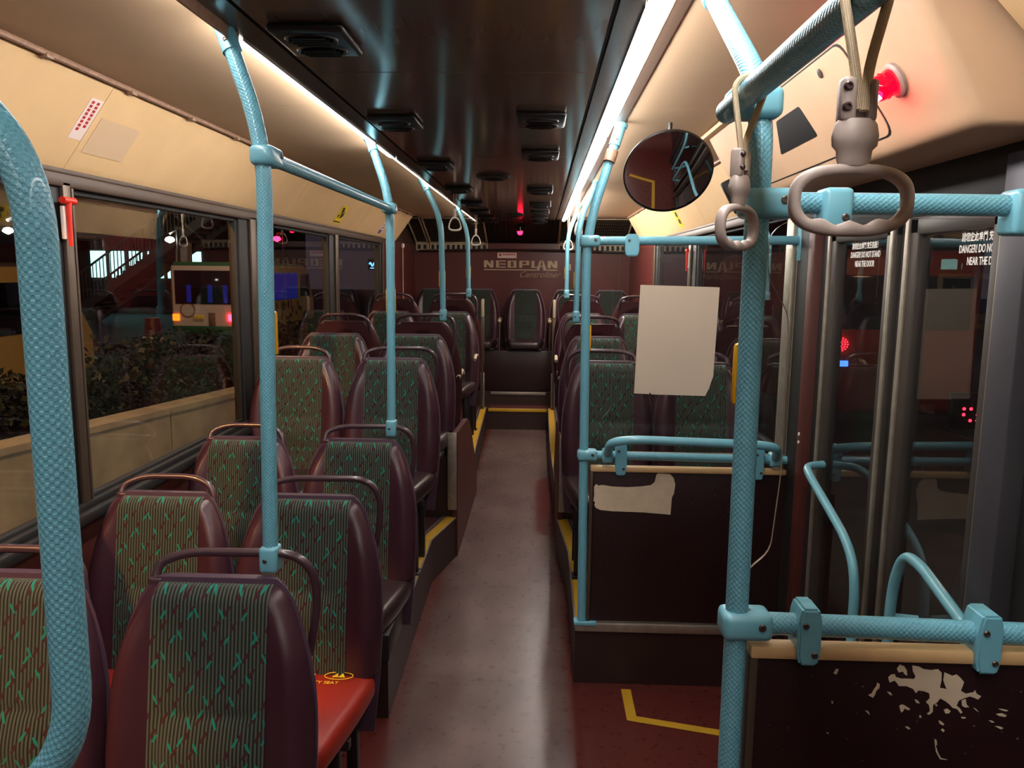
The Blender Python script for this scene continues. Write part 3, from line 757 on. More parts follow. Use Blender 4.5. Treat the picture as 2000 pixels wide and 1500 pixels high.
# ------------------------------------------------------------------ seats
HB = .535
WC = [(0, .148), (.02, .162), (.06, .174), (.15, .194), (.3, .219), (.45, .234), (.7, .240), (1, .234), (1.38, .214)]
def wt(t):
    for (a, x), (b, y) in zip(WC, WC[1:]):
        if t <= b: k = (t-a)/(b-a); return x+(y-x)*k
    return WC[-1][1]
def ss(x): x = max(0, min(1, x)); return x*x*(3-2*x)
def front_y(x, t):
    a = abs(x); w_ = wt(t); e = w_-a
    y = -.095*t
    y += .042*max(0, 1-e/.04)**2
    y -= .024*ss((a-.12)/.07)*ss(t/.25)*(1-ss((t-.75)/.3)*.4)
    if a < .14:
        m = 1-ss((a-.07)/.07)
        y -= .016*m*exp(-((t-.66)/.11)**2); y += .007*m*exp(-((t-.515)/.02)**2)
    if t < .05: y += .022*(1-t/.05)**2
    return y
def back_pad():
    bm = BM(); T = [0, .012, .03, .055, .1, .16, .22, .28, .34, .4, .45, .48, .505, .525, .55, .6, .66, .72, .8, .9, 1.0]
    N = 25; rows = []
    for t in T:
        w_ = wt(t); row = []
        for i in range(N):
            u = -1+2*i/(N-1); u = math.copysign(abs(u)**.85, u); x = u*w_
            row.append(bm.verts.new((x, front_y(x, t), HB*(1-t))))
        for i in range(N):
            u = 1-2*i/(N-1); x = u*(w_-.004); row.append(bm.verts.new((x, -.095*t+.05, HB*(1-t))))
        rows.append(row)
    K = len(rows[0])
    for A, B in zip(rows, rows[1:]):
        for i in range(K): bm.faces.new((A[i], A[(i+1) % K], B[(i+1) % K], B[i]))
    bm.faces.new(rows[0]); bm.faces.new(list(reversed(rows[-1]))); return bm
def fabric_panel():
    bm = BM(); uvl = bm.loops.layers.uv[0]
    T = [0, .006, .012, .03, .055]+[.1+.02*i for i in range(46)]
    N = 21; g = []
    for t in T:
        w_ = min(.134, wt(t)-.006); row = []
        for i in range(N):
            x = -w_+2*w_*i/(N-1); row.append((bm.verts.new((x, front_y(x, t)-.0025, HB*(1-t)+(.002 if t < .02 else 0))), x, HB*(1-t)))
        g.append(row)
    for A, B in zip(g, g[1:]):
        for i in range(N-1):
            q = (A[i], A[i+1], B[i+1], B[i]); fc = bm.faces.new([v[0] for v in q])
            for lp, v in zip(fc.loops, q): lp[uvl].uv = (v[1]+.5, v[2]+.5)
    a = g[0]
    for i in range(N-1):
        v0 = bm.verts.new(a[i][0].co+Vector((0, .035, 0))); v1 = bm.verts.new(a[i+1][0].co+Vector((0, .035, 0)))
        fc = bm.faces.new((a[i][0], a[i+1][0], v1, v0))
        for lp, uv in zip(fc.loops, ((a[i][1]+.5, 1.03), (a[i+1][1]+.5, 1.03), (a[i+1][1]+.5, 1.07), (a[i][1]+.5, 1.07))): lp[uvl].uv = uv
    bmesh.ops.remove_doubles(bm, verts=bm.verts[:], dist=.0001); return bm
def shell_back():
    bm = BM(); T = [-.025, -.012, .01, .05, .1, .13, .16, .19, .22, .26, .32, .4, .5, .6, .8, 1.0, 1.2, 1.38]
    N = 25; rows = []
    for t in T:
        w_ = wt(max(t, 0))+.006; 
        if t < 0: w_ -= .012*(abs(t)/.025)
        row = []
        for i in range(N):
            u = -1+2*i/(N-1); x = u*w_
            y = -.095*min(t, 1.1)+.062
            e = w_-abs(x); y -= .022*max(0, 1-e/.03)**2
            inside = (t > .12 and t < .9 and abs(x) < .125*sqrt(max(0, 1-max(0, (.28-t)/.16)**2)))
            if inside: y -= .020
            row.append(bm.verts.new((x, y, HB*(1-t))))
        for i in range(N):
            u = 1-2*i/(N-1); row.append(bm.verts.new((u*w_, -.095*min(t, 1.1)+.036, HB*(1-t))))
        rows.append(row)
    K = len(rows[0])
    for r_, (A, B) in enumerate(zip(rows, rows[1:])):
        for i in range(K):
            fc = bm.faces.new((A[i], A[(i+1) % K], B[(i+1) % K], B[i])); c = fc.calc_center_median()
            t = 1-c.z/HB
            if i < N-1 and t > .14 and t < .9 and abs(c.x) < .12*sqrt(max(0, 1-max(0, (.28-t)/.14)**2)): fc.material_index = 1
    bm.faces.new(rows[0]); bm.faces.new(list(reversed(rows[-1]))); return bm
def cushion_bm(top=True):
    bm = BM(); box(bm, -.228, .228, -.485, -.055, -.085, 0, 0, .032, 4)
    bmesh.ops.subdivide_edges(bm, edges=[e for e in bm.edges if e.calc_length() > .2], cuts=6, use_grid_fill=True)
    for v in bm.verts:
        k = (v.co.y+.485)/.43
        v.co.x *= (1-.26*max(0, min(1, 1-k))**1.6)
        if v.co.z > -.03: v.co.z += .012*(1-(v.co.x/.23)**2)*sin(pi*max(0, min(1, k)))-.02*max(0, .25-k)
    return bm
def handle_bm(kind):
    bm = BM(); h = HB
    if kind == 'aisle':
        p = [(-.150, .045, h-.012), (-.150, .065, h+.036), (-.085, .082, h+.058), (.165, .084, h+.060), (.212, .088, h+.015), (.216, .098, h-.07), (.192, .100, h-.20)]
        tube(bm, fillet(p, [.025, .05, .045, .05, .05], 5), .0105, 12)
    elif kind == 'window':
        p = [(-.150, .045, h-.012), (-.150, .065, h+.030), (-.085, .082, h+.056), (.085, .082, h+.056), (.148, .068, h+.026), (.160, .052, h-.05)]
        tube(bm, fillet(p, [.025, .05, .05, .03], 5), .0105, 12)
    box(bm, -.162, -.128, .035, .062, h-.018, h+.010, 0, .005)
    return bm
def leg_bm(hc):
    bm = BM(); H = hc-.08
    if H > .12:
        box(bm, .140, .175, -.34, -.305, 0, H, 0, .004); box(bm, .13, .185, -.36, -.285, 0, .012, 0, .003)
        box(bm, .140, .175, -.12, -.085, 0, H, 0, .004); box(bm, -.20, .20, -.32, -.29, H-.03, H, 0, .003); box(bm, -.2, .2, -.14, -.11, H-.03, H, 0, .003)
    else:
        box(bm, -.20, .20, -.42, -.10, 0, max(.02, H), 0, .004)
    bmesh.ops.recalc_face_normals(bm, faces=bm.faces[:]); return bm
CACHE = {}
def cached(key, fn, mats, ang=35):
    if key not in CACHE:
        bm = fn(); bmesh.ops.recalc_face_normals(bm, faces=bm.faces[:])
        me = D.meshes.new(key); bm.to_mesh(me); bm.free()
        for m in mats: me.materials.append(M[m])
        me.polygons.foreach_set('use_smooth', [True]*len(me.polygons)); me.set_sharp_from_angle(angle=radians(ang))
        CACHE[key] = me
    return CACHE[key]
def child(name, me, parent, loc=(0, 0, 0), sc=None):
    o = D.objects.new(name, me); COL.objects.link(o); o.parent = parent; o.location = loc
    if sc: o.scale = sc
    return o
def seat(x, y, zf, hc, label, kind='aisle', side=-1, rear=False, cush='cushion', fab='fabric', grp='passenger seats', arm=False, nohandle=False, hscale=1.0):
    t = thing('bus_seat', label, 'seat', (x, y, zf), pi if rear else 0, grp)
    if x > 0 or y > 8: t.scale = (.93, 1, 1)
    mir = (side > 0) != rear
    sc = (-1, 1, 1) if mir else None
    L = (0, 0, hc)
    child('backrest', cached('backrest', back_pad, ['vinyl'], 60), t, L)
    child('fabric_panel', cached('fabric_'+fab, fabric_panel, [fab], 60), t, L)
    child('back_shell', cached('back_shell', shell_back, ['shell_back' if rear else 'shell', 'recess'], 50) if not rear else cached('back_shell_r', shell_back, ['shell_back', 'recess'], 50), t, L)
    child('cushion', cached('cushion_'+cush, cushion_bm, [cush], 60), t, L)
    if not nohandle: child('grab_rail', cached('rail_'+kind, lambda: handle_bm(kind), ['seat_tube'], 60), t, L, sc)
    child('leg_frame', cached('leg_%.2f' % hc, lambda: leg_bm(hc), ['leg']), t, (0, 0, 0), sc)
    if arm:
        def f():
            bm = BM(); tube(bm, [(.225, .02, .20), (.228, -.20, .215), (.228, -.255, .19)], .014, 10, 0)
            tube(bm, [(.225, .03, .198), (.228, -.0, .20)], .010, 8, 1)
            return bm
        child('armrest', cached('armrest', f, ['beige', 'leg'], 60), t, L, sc)
    return t
XS, XW = -.527, -1.010
rows = [('A', 1.66, 0, .395), ('B', 2.40, 0, .375), ('C', 3.10, .23, .180), ('D', 3.85, .23, .435), ('E', 4.55, .615, .115), ('F', 6.30, .23, .545)]
txt = {'A': 'nearest row', 'B': 'second row, with red cushion', 'C': 'third row', 'D': 'fourth row', 'E': 'fifth row', 'F': 'row past the wheel arch'}
LBL = {
 ('A', 0): 'nearest aisle seat on the left, bottom of the picture, pole clamped to its rail',
 ('A', 1): 'nearest window seat on the left, partly behind the near teal handrail',
 ('B', 0): 'aisle seat with bright red cushion on the left, second from front',
 ('B', 1): 'window seat beside the red-cushioned aisle seat on the left',
 ('C', 0): 'third aisle seat on the left, its rail carrying the second pole',
 ('C', 1): 'third window seat on the left, just before the first window pillar',
 ('D', 0): 'fourth aisle seat on the left, raised higher on dark legs',
 ('D', 1): 'fourth window seat on the left, seen beside the front pole',
 ('E', 0): 'fifth aisle seat on the left over the wheel arch, striped front',
 ('E', 1): 'fifth window seat on the left over the wheel arch, striped front',
 ('F', 0): 'left aisle seat facing forward behind the backward-facing pair',
 ('F', 1): 'left window seat facing forward behind the backward-facing pair'}
for k, y, zf, hc in rows:
    red = 'red_vinyl' if k == 'B' else 'cushion'
    nh = k in ('E', 'F')
    seat(XS, y, zf, hc, LBL[(k, 0)], 'aisle', cush=red, nohandle=nh, grp='left seats facing forward', arm=(k in ('F',)))
    seat(XW, y, zf, hc, LBL[(k, 1)], 'window', cush=red, nohandle=nh, grp='left seats facing forward')
R_L = {('D', 0): 'aisle seat on the right directly behind the clear screen and corner pole', ('D', 1): 'window seat on the right directly behind the blank paper on the screen',
       ('E', 0): 'second aisle seat on the right over the wheel arch, striped front', ('E', 1): 'second window seat on the right over the wheel arch, striped front',
       ('F', 0): 'right aisle seat facing forward in the farther bay', ('F', 1): 'right window seat facing forward in the farther bay'}
for k, y, zf, hc in rows[3:]:
    nh = k in ('E', 'F')
    seat(.545, y, zf, hc, R_L[(k, 0)], 'aisle', side=1, nohandle=nh, grp='right seats facing forward', arm=(k == 'F'))
    seat(1.000, y, zf, hc, R_L[(k, 1)], 'window', side=1, nohandle=nh, grp='right seats facing forward')
# rear-facing seats, maroon backs toward the camera
for x, kd, s, lb in ((-.530, 'aisle', -1, 'left aisle seat with plain maroon back turned to the camera, nearer one'), (-1.012, 'window', -1, 'left window seat with plain maroon back turned to the camera, nearer one'),
                     (.545, 'aisle', 1, 'right aisle seat with plain maroon back turned to the camera, nearer one'), (1.0, 'window', 1, 'right window seat with plain maroon back turned to the camera, nearer one')):
    seat(x, 4.90, .23, .555, lb, kd, s, rear=True, grp='seats facing the rear', arm=(kd == 'aisle'))
for x, kd, s, lb in ((-.535, 'aisle', -1, 'left aisle seat with maroon back, farther one near rear bench'), (-1.015, 'window', -1, 'left window seat with maroon back, farther one near rear bench'),
                     (.545, 'aisle', 1, 'right aisle seat with dark plum back, farther one near rear bench'), (1.0, 'window', 1, 'right window seat with plum back, farther one near rear bench')):
    seat(x, 6.60, .23, .635, lb, kd, s, rear=True, grp='seats facing the rear', arm=False)
for x, lb in ((-1.0, 'rear bench seat at the far left against the window wall'), (-.485, 'rear bench seat just left of the centre one'), (.035, 'rear bench seat in the middle at the end of the aisle'),
              (.530, 'rear bench seat just right of the centre one'), (.99, 'rear bench seat at the far right by the wall')):
    seat(x, 8.86, .80, .105, lb, nohandle=True, fab='fabric_rear', grp='rear bench seats')
# seat dividers on the rear bench
for x, lb in ((-.235, 'slim armrest post left of the middle rear seat'), (.305, 'slim armrest post right of the middle rear seat')):
    t = thing('armrest_post', lb, 'armrest', (x, 8.42, .80))
    bm = BM(); tube(bm, fillet([(0, 0, 0), (0, 0, .30), (0, .22, .32)], .04), .010, 8); obj('tube', bm, 'brown_al', t)
    bm = BM(); tube(bm, [(0, -.012, .322), (0, .20, .332)], .020, 12); lathe(bm, [(0, -.022), (.016, -.016), (.022, 0), (.016, .016), (0, .022)], Matrix.Translation((0, -.012, .322)), 12); obj('arm_pad', bm, 'beige', t)
# aisle end guards beside the rear steps
for x, lb in ((-.385, 'tall slim metal end post left of the rear steps'), (.345, 'tall slim metal end post right of the rear steps')):
    t = thing('end_post', lb, 'post', (x, 8.0, .23))
    bm = BM(); box(bm, -.010, .010, -.012, .012, 0, .96, 0, .003); box(bm, -.022, .022, -.015, .3, .42, 1.0, 0, .004) if 0 else None
    box(bm, -.020, .020, -.016, .016, .48, .95, 0, .004); obj('post', bm, 'brown_al', t)
    bm = BM(); box(bm, -.016, .016, -.03, .05, .95, 1.14, 0, .012); obj('cap', bm, 'beige', t)
    bm = BM(); box(bm, -.02, .02, .012, .05, .0, .38, 0, .003); obj('foot_panel', bm, 'steel', t)
# small cable rod in the rear left corner
t = thing('corner_rod', 'thin vertical rod with white knob in the rear left corner', 'rod', (-1.235, 8.2, 1.2))
bm = BM(); tube(bm, [(0, 0, 0), (0, 0, .68)], .006, 8); obj('rod', bm, 'beige', t)
bm = BM(); lathe(bm, [(0, .03), (.016, .02), (.02, 0), (.012, -.02), (0, -.02)], Matrix.Translation((0, 0, .70)), 12); obj('knob', bm, 'strap_white', t)

# ------------------------------------------------------------------ partitions with clear screens
def screw_plate(parent, x, y, z0, z1, w_=.020, face=-1, nscrew=2, off=None):
    """long teal bracket across a bar, holding screen and board"""
    off = off or -Vector(parent.location)
    bm = BM(); h = z1-z0; zm = (z0+z1)/2
    poly = [(-.75, -1), (.75, -1), (1, -.6), (1, .55), (.72, 1), (-.72, 1), (-1, .55), (-1, -.6)]
    prism(bm, poly, lambda u, v, k: Vector((x+u*w_, y-.028+.056*k, zm+v*h/2)))
    bmesh.ops.bevel(bm, geom=[e for e in bm.edges], offset=.004, segments=2, affect='EDGES')
    c = obj('bracket', bm, 'teal_s', parent, loc=off)
    bm = BM()
    for dx, dz in ((-.45, .42), (.45, -.6))[:nscrew]: screw(bm, (x+dx*w_, y-.028, zm+dz*h/2), (0, -1, 0), .0055)
    obj('screw', bm, 'screw', c)
def sheet(poly, y, th, mats, name, label, cat):
    bm = BM(); fs = prism(bm, poly, lambda u, v, k: Vector((u, y+th*k, v)))
    for fc in fs[2:]: fc.material_index = 1
    o = obj(name, bm, mats); return tag(o, label, cat)
# first partition (front of right hand seats)
Y1 = 2.99
bm = BM(); box(bm, .365, XR, 2.972, 3.03, .225, .262, 0, .006); struct('trim_30', bm, 'steel')
t = thing('partition_board', 'maroon speckled board below the clear screen, with torn paper strip', 'partition', (.78, Y1, .27)); off = (-.78, -Y1, -.27)
bm = BM(); box(bm, .425, 1.165, Y1-.008, Y1+.010, .268, .885, 0, .003); obj('board', bm, 'maroon_board', t, loc=off)
bm = BM(); box(bm, .412, 1.165, Y1-.016, Y1+.018, .882, .904, 0, .005); obj('top_trim', bm, 'wood', t, loc=off)
bm = BM(); box(bm, .410, .424, Y1-.014, Y1+.014, .268, .884, 0, .003); obj('side_trim', bm, 'brown_al', t, loc=off)
torn = [(.427,.820),(.435,.832),(.445,.826),(.46,.829),(.50,.823),(.56,.822),(.61,.826),(.648,.832),(.662,.845),(.668,.875),(.674,.880),(.72,.878),(.735,.862),(.742,.835),(.738,.80),(.731,.785),(.728,.715),(.62,.722),(.50,.724),(.455,.728),(.437,.736),(.430,.748),(.434,.758),(.426,.765),(.429,.79)]
bm = BM(); prism(bm, torn, lambda u, v, k: Vector((u, Y1-.0085-.0015*k, v))); o = obj('torn_sticker', bm, 'torn'); tag(o, 'torn beige paper strip left on the maroon board under the screen', 'sticker')
t = thing('grab_bar', 'level teal bar along the top of the clear screen behind the thick pole', 'grab bar', (.40, Y1, 1.765)); off = (-.40, -Y1, -1.765)
bm = BM(); tube(bm, [(.42, Y1, 1.766), (1.165, Y1, 1.775)], .0165, 20, sub=.0); obj('tube', bm, 'teal', t, loc=off)
screw_plate(t, .545, Y1, 1.71, 1.792, .026, nscrew=1, off=off)
bm = BM(); box(bm, 1.16, 1.175, Y1-.02, Y1+.02, 1.70, 1.84, 0, .006); obj('end_bracket', bm, 'teal_s', t, loc=off)
t = thing('grab_bar', 'level teal bar between board and screen, with hoop rail above it', 'grab bar', (.40, Y1, .945)); off = (-.40, -Y1, -.945)
bm = BM(); tube(bm, [(.42, Y1, .947), (1.17, Y1, .940)], .0165, 20); obj('tube', bm, 'teal', t, loc=off)
screw_plate(t, .528, Y1, .872, 1.010, .022, off=off); screw_plate(t, 1.055, Y1, .865, 1.005, .020, off=off)
bm = BM(); tube(bm, fillet([(.475, Y1-.01, .950), (.478, Y1-.10, 1.02), (.56, Y1-.12, 1.035), (1.01, Y1-.12, 1.025), (1.10, Y1-.10, 1.01), (1.12, Y1-.01, .945)], [.04, .05, .05, .04]), .0165, 18); obj('hoop_rail', bm, 'teal_s', t, loc=off)
bm = BM(); box(bm, .455, .498, Y1-.027, Y1+.027, .920, .972, 0, .010, 3); box(bm, 1.098, 1.142, Y1-.027, Y1+.027, .915, .968, 0, .010, 3); obj('clamp', bm, 'teal_s', t, loc=off)
def curve2(pts, r, n=4):
    q = fillet([(a, 0, b) for a, b in pts], r, n); return [(p.x, p.z) for p in q]
scr = curve2([(.47, .962), (.452, .985), (.448, 1.09), (.486, 1.13), (.480, 1.60), (.438, 1.66), (.438, 1.735), (.50, 1.742), (1.16, 1.745), (1.16, .962)], .022)
sheet(scr, Y1-.003, .006, ['acrylic', 'acrylic_edge'], 'clear_screen', 'clear acrylic screen behind the pole, with a blank paper taped on', 'screen')
pap = [(.571, 1.192), (.628, 1.190), (.632, 1.197), (.637, 1.189), (.842, 1.186), (.855, 1.215), (.869, 1.262), (.878, 1.599), (.582, 1.605)]
bm = BM(); prism(bm, pap, lambda u, v, k: Vector((u, Y1-.0045-.0012*k, v))); o = obj('paper_notice', bm, 'paper'); tag(o, 'blank off-white paper sheet taped to the clear screen', 'paper')
# second partition (near, by the doors)
Y2 = 1.25
t = thing('partition_board', 'near maroon board with peeled beige patches at the bottom right', 'partition', (.9, Y2, .2)); off = (-.9, -Y2, -.2)
bm = BM(); box(bm, .580, 1.20, Y2-.008, Y2+.010, .2, 1.022, 0, .003); obj('board', bm, 'maroon_board', t, loc=off)
bm = BM(); box(bm, .566, 1.20, Y2-.016, Y2+.016, 1.018, 1.041, 0, .005); obj('top_trim', bm, 'wood', t, loc=off)
bm = BM(); box(bm, .566, .580, Y2-.014, Y2+.014, .2, 1.020, 0, .003); obj('side_trim', bm, 'brown_al', t, loc=off)
t = thing('grab_bar', 'thick level teal bar at waist height in the right foreground', 'grab bar', (.58, Y2, 1.07)); off = (-.58, -Y2, -1.07)
bm = BM(); tube(bm, [(.59, Y2, 1.075), (1.20, Y2, 1.064)], .0185, 24); obj('tube', bm, 'teal', t, loc=off)
screw_plate(t, .657, Y2, 1.014, 1.112, .019, off=off); screw_plate(t, .946, Y2, 1.008, 1.108, .020, off=off)
t = thing('grab_bar', 'thick level teal bar at head height seen through the big hand strap', 'grab bar', (.58, Y2, 1.758)); off = (-.58, -Y2, -1.758)
bm = BM(); tube(bm, [(.59, Y2, 1.759), (1.18, Y2, 1.756)], .0165, 24); obj('tube', bm, 'teal', t, loc=off)
for x, w_, zb in ((.657, .023, 1.716), (.945, .028, 1.712)):
    bm = BM(); box(bm, x-w_, x+w_, Y2-.026, Y2+.026, zb, 1.781, 0, .009, 3); c = obj('clamp', bm, 'teal_s', t, loc=off)
    bm = BM(); screw(bm, (x+w_*.45, Y2-.026, zb+.02), (0, -1, 0), .006); obj('screw', bm, 'screw', c)
scr = curve2([(.576, 1.092), (.556, 1.105), (.554, 1.165), (.592, 1.20), (.602, 1.33), (.600, 1.585), (.562, 1.65), (.562, 1.715), (.60, 1.737), (1.19, 1.737), (1.19, 1.082)], .020)
sheet(scr, Y2-.003, .006, ['acrylic', 'acrylic_edge'], 'clear_screen', 'near clear acrylic screen in front of the doors, right foreground', 'screen')
# peeled patches: patch shapes traced in a local grid (u right, v down, 2000x1400 over the lower right corner)
def pp(u, v):                                # grid -> board plane (metres)
    return (.6893+u*.000154, 1.0625-v*.000154-(u-1000)*.0000062)
patches = [
 [(690,490),(720,455),(760,450),(770,480),(830,495),(900,490),(965,490),(980,460),(945,400),(935,335),(1010,345),(1060,370),(1140,375),(1210,360),(1250,395),(1255,480),(1245,570),(1320,580),(1295,530),(1275,480),(1280,390),(1370,425),(1410,405),(1450,435),(1495,485),(1470,590),(1530,620),(1610,595),(1620,570),(1640,610),(1690,635),(1660,675),(1610,655),(1570,645),(1510,670),(1460,700),(1440,760),(1480,790),(1510,835),(1490,850),(1450,800),(1400,790),(1360,750),(1320,720),(1260,690),(1230,740),(1190,770),(1195,850),(1160,888),(1135,880),(1165,850),(1150,780),(1115,745),(1150,700),(1140,640),(1080,620),(1020,615),(1000,650),(960,600),(890,575),(810,580),(790,550),(760,520),(710,548)],
 [(775,385),(800,335),(850,350),(880,395),(890,455),(860,440),(840,410),(795,425)],
 [(580,560),(608,575),(605,620),(575,650),(565,700),(545,735),(495,708),(530,690),(550,640),(575,600)],
 [(125,435),(158,430),(150,465),(135,498),(105,480),(120,460)],
 [(835,810),(870,790),(900,805),(950,835),(940,852),(890,835),(880,865),(860,885),(845,850)],
 [(1310,820),(1345,805),(1385,830),(1365,858),(1330,860)],
 [(1490,700),(1530,680),(1545,740),(1575,770),(1530,775),(1500,760)],
 [(1265,945),(1300,960),(1330,985),(1320,1000),(1280,985)],
 [(1300,1055),(1320,1040),(1340,1060),(1325,1080)],
 [(1885,765),(1940,768),(1990,778),(1970,790),(1920,780)],[(1870,830),(1930,818),(1980,835),(1965,855),(1900,848)],
 [(1870,970),(1930,972),(1960,985),(1935,1002),(1900,985)],[(1800,912),(1830,908),(1860,925),(1835,932)],
 [(915,1045),(950,1045),(975,1065),(950,1075)],[(1240,1165),(1265,1180),(1275,1230),(1260,1240),(1290,1320),(1330,1385),(1400,1400),(1320,1400),(1270,1320),(1250,1230)],
 [(990,720),(1030,735),(1050,765),(1010,760)],[(1210,770),(1225,755),(1242,775),(1225,785)],[(690,655),(730,660),(750,690),(725,690)],
 [(1055,905),(1075,905),(1080,930),(1060,930)],[(1500,890),(1550,892),(1545,905),(1510,905)],[(475,890),(510,895),(530,938),(505,920)],
 [(1620,775),(1650,785),(1685,820),(1655,805)],[(80,1175),(100,1180),(105,1190),(85,1188)],[(110,800),(125,810),(122,840),(108,830)]]
bm = BM()
from mathutils.geometry import tessellate_polygon
for p in patches:
    q = [pp(u, v) for u, v in p]; m_ = len(q)
    fr = [bm.verts.new((a, Y2-.0091, b)) for a, b in q]; bk = [bm.verts.new((a, Y2-.0080, b)) for a, b in q]
    for t3 in tessellate_polygon([[Vector((a, b, 0)) for a, b in q]]):
        try: bm.faces.new([fr[i] for i in t3]); bm.faces.new([bk[i] for i in reversed(t3)])
        except ValueError: pass
    for i in range(m_): bm.faces.new((fr[i], fr[(i+1) % m_], bk[(i+1) % m_], bk[i]))
o = obj('peeled_patches', bm, 'torn', D.objects['partition_board.001'], loc=(-.9, -Y2, -.2))
o['label'] = 'peeled beige patches'

# ------------------------------------------------------------------ hand straps
def ring_grip(shape, a, b, hd, inner, wavy=True, n=72, m=12):
    bm = BM(); rings = []
    for i in range(n):
        th = 2*pi*i/n; c, s = cos(th), sin(th)
        def pt(A, B, e, w_=0):
            x = A*math.copysign(abs(c)**(2/e), c); z = B*math.copysign(abs(s)**(2/e), s)
            if shape == 'tri': x *= (1-.36*(z/B+1)/2*1.35)
            if w_ and s < -.3: z += w_*(cos(x/A*pi*3.6)*.5+.5)*max(0, 1-abs(x/A)**4)
            return Vector((x, 0, z))
        po = pt(a, b, 2.7); pi_ = pt(a-inner, b-inner*(1.0 if shape != 'tri' else 1.15), 2.6, .005 if wavy else 0)
        ring = []
        for k in range(m):
            ph = 2*pi*k/m; sx = (1+math.copysign(abs(cos(ph))**.7, cos(ph)))/2; dy = hd*math.copysign(abs(sin(ph))**.7, sin(ph))
            p = pi_.lerp(po, sx); ring.append(bm.verts.new((p.x, dy, p.z)))
        rings.append(ring)
    for i in range(n):
        A, B = rings[i], rings[(i+1) % n]
        for k in range(m): bm.faces.new((A[k], A[(k+1) % m], B[(k+1) % m], B[k]))
    return bm
def big_strap(x, y, zc, rot, label):
    t = thing('hand_strap', label, 'hand strap', (x, y, zc), rot, 'grey hand straps on the overhead bar')
    obj('grip', ring_grip('oval', .0575, .0335, .0075, .0105), 'strap_grey', t, ang=60)
    bm = BM()
    prof = [(0, .030), (.013, .031), (.0155, .036), (.0165, .045), (.0205, .049), (.0215, .058), (.0195, .068), (.016, .073), (0, .073)]
    lathe(bm, prof, Matrix(), 20, 0, 1.0, .62)
    box(bm, -.0165, -.0025, -.009, .009, .070, .110, 0, .004, 2); box(bm, .0085, .0165, -.009, .009, .070, .108, 0, .004, 2); box(bm, -.0165, .0165, .002, .009, .070, .106, 0, .003)
    b_ = obj('buckle', bm, 'strap_grey', t, ang=50)
    bm = BM(); screw(bm, (-.012, -.009, .101), (0, -1, 0), .0042); screw(bm, (-.012, -.009, .083), (0, -1, 0), .0042); obj('rivet', bm, 'seat_tube', b_)
    zb = 1.905-zc; bm = BM(); ca, sa = cos(-rot), sin(-rot)
    loop = []
    for k in range(13):                       # over the bar, which runs along world Y
        a = pi*k/12; wx, wz = .5-x-.0215*cos(a), zb+.0215*sin(a)
        loop.append((wx*ca, wx*sa, wz))
    pts = [(.002, -.002, .082), (-.004, 0, .118)]+[loop[0]]+loop[1:-1]+[loop[-1]]+[(.008, 0, .118), (.005, -.004, .080)]
    tube(bm, fillet(pts[:3], .02)+pts[3:-2]+fillet(pts[-3:], .02)[1:], .0042, 8, 0, sec=(1, 1.2)); obj('strap', bm, 'web', t)
    return t
big_strap(.498, .762, 1.719, radians(0), 'large grey hand strap ring facing the camera, nearest of all')
big_strap(.492, 1.165, 1.716, radians(50), 'smaller turned grey hand strap beside the thick pole')
def tri_strap(x, y, zc, rot, label):
    t = thing('hand_strap', label, 'hand strap', (x, y, zc), rot, 'white triangular hand straps')
    obj('grip', ring_grip('tri', .056, .050, .0075, .012, False, 48, 8), 'strap_white', t, ang=60)
    bm = BM(); box(bm, -.009, .009, -.007, .007, .048, .105, 0, .004); obj('buckle', bm, 'strap_white', t)
    bm = BM(); tube(bm, [(-.004, 0, .10), (-.010, 0, 2.20-zc)], .0035, 6); tube(bm, [(.004, 0, .10), (.010, 0, 2.20-zc)], .0035, 6); obj('strap', bm, 'web', t)
tri_strap(-.565, 5.6, 1.955, radians(15), 'white triangular strap between the third and rearmost left poles') if 0 else None
tri_strap(-.40, 5.55, 1.972, radians(8), 'white triangular strap hanging left of the aisle, nearer one')
tri_strap(-.39, 7.2, 1.925, radians(-10), 'white triangular strap hanging left of the aisle, farther one')
tri_strap(.44, 7.0, 1.885, radians(12), 'white triangular strap at the far right of the aisle')
tri_strap(.452, 5.35, 1.935, radians(55), 'white triangular strap half behind the corner pole on the right')

# ------------------------------------------------------------------ door gear cover (box over the doors)
A_, B_ = Vector((.862, 0, 2.20)), Vector((1.005, 0, 1.945))
ex = Vector((0, 1, 0)); fd = (B_-A_).normalized(); fn = Vector((-fd.z*-1, 0, 0))
fnorm = Vector((fd.z, 0, -fd.x)); fnorm = fnorm if fnorm.x < 0 else -fnorm     # pointing into the cabin
def FP(y, z, out=0):                           # point on the sloping face at height z
    k = (2.20-z)/(2.20-1.945); p = A_+(B_-A_)*k+fnorm*out; return Vector((p.x, y, p.z))
t = thing('door_gear_cover', 'large cream overhead box above the doors with hatch and red lamp', 'cover', (1.05, 2.4, 1.92)); off = (-1.05, -2.4, -1.92)
bm = BM(); prof = [(.862, 2.20), (1.000, 1.954), (1.008, 1.940), (1.020, 1.930), (1.035, 1.926), (1.21, 1.926), (1.21, 2.20)]
secs = []
for yy, sh in ((1.535, .022), (1.538, .014), (1.545, .007), (1.558, .002), (1.575, 0), (3.27, 0)):
    secs.append([bm.verts.new((min(1.205, x+sh) if i < 6 else x, yy, min(2.2, z+(sh*.5 if 0 < i < 6 else 0)))) for i, (x, z) in enumerate(prof)])
for A, B in zip(secs, secs[1:]):
    for i in range(len(prof)-1): bm.faces.new((A[i], A[i+1], B[i+1], B[i]))
bm.faces.new(secs[0]); bm.faces.new(list(reversed(secs[-1])))
obj('body', bm, 'cream_box', t, loc=off, ang=50)
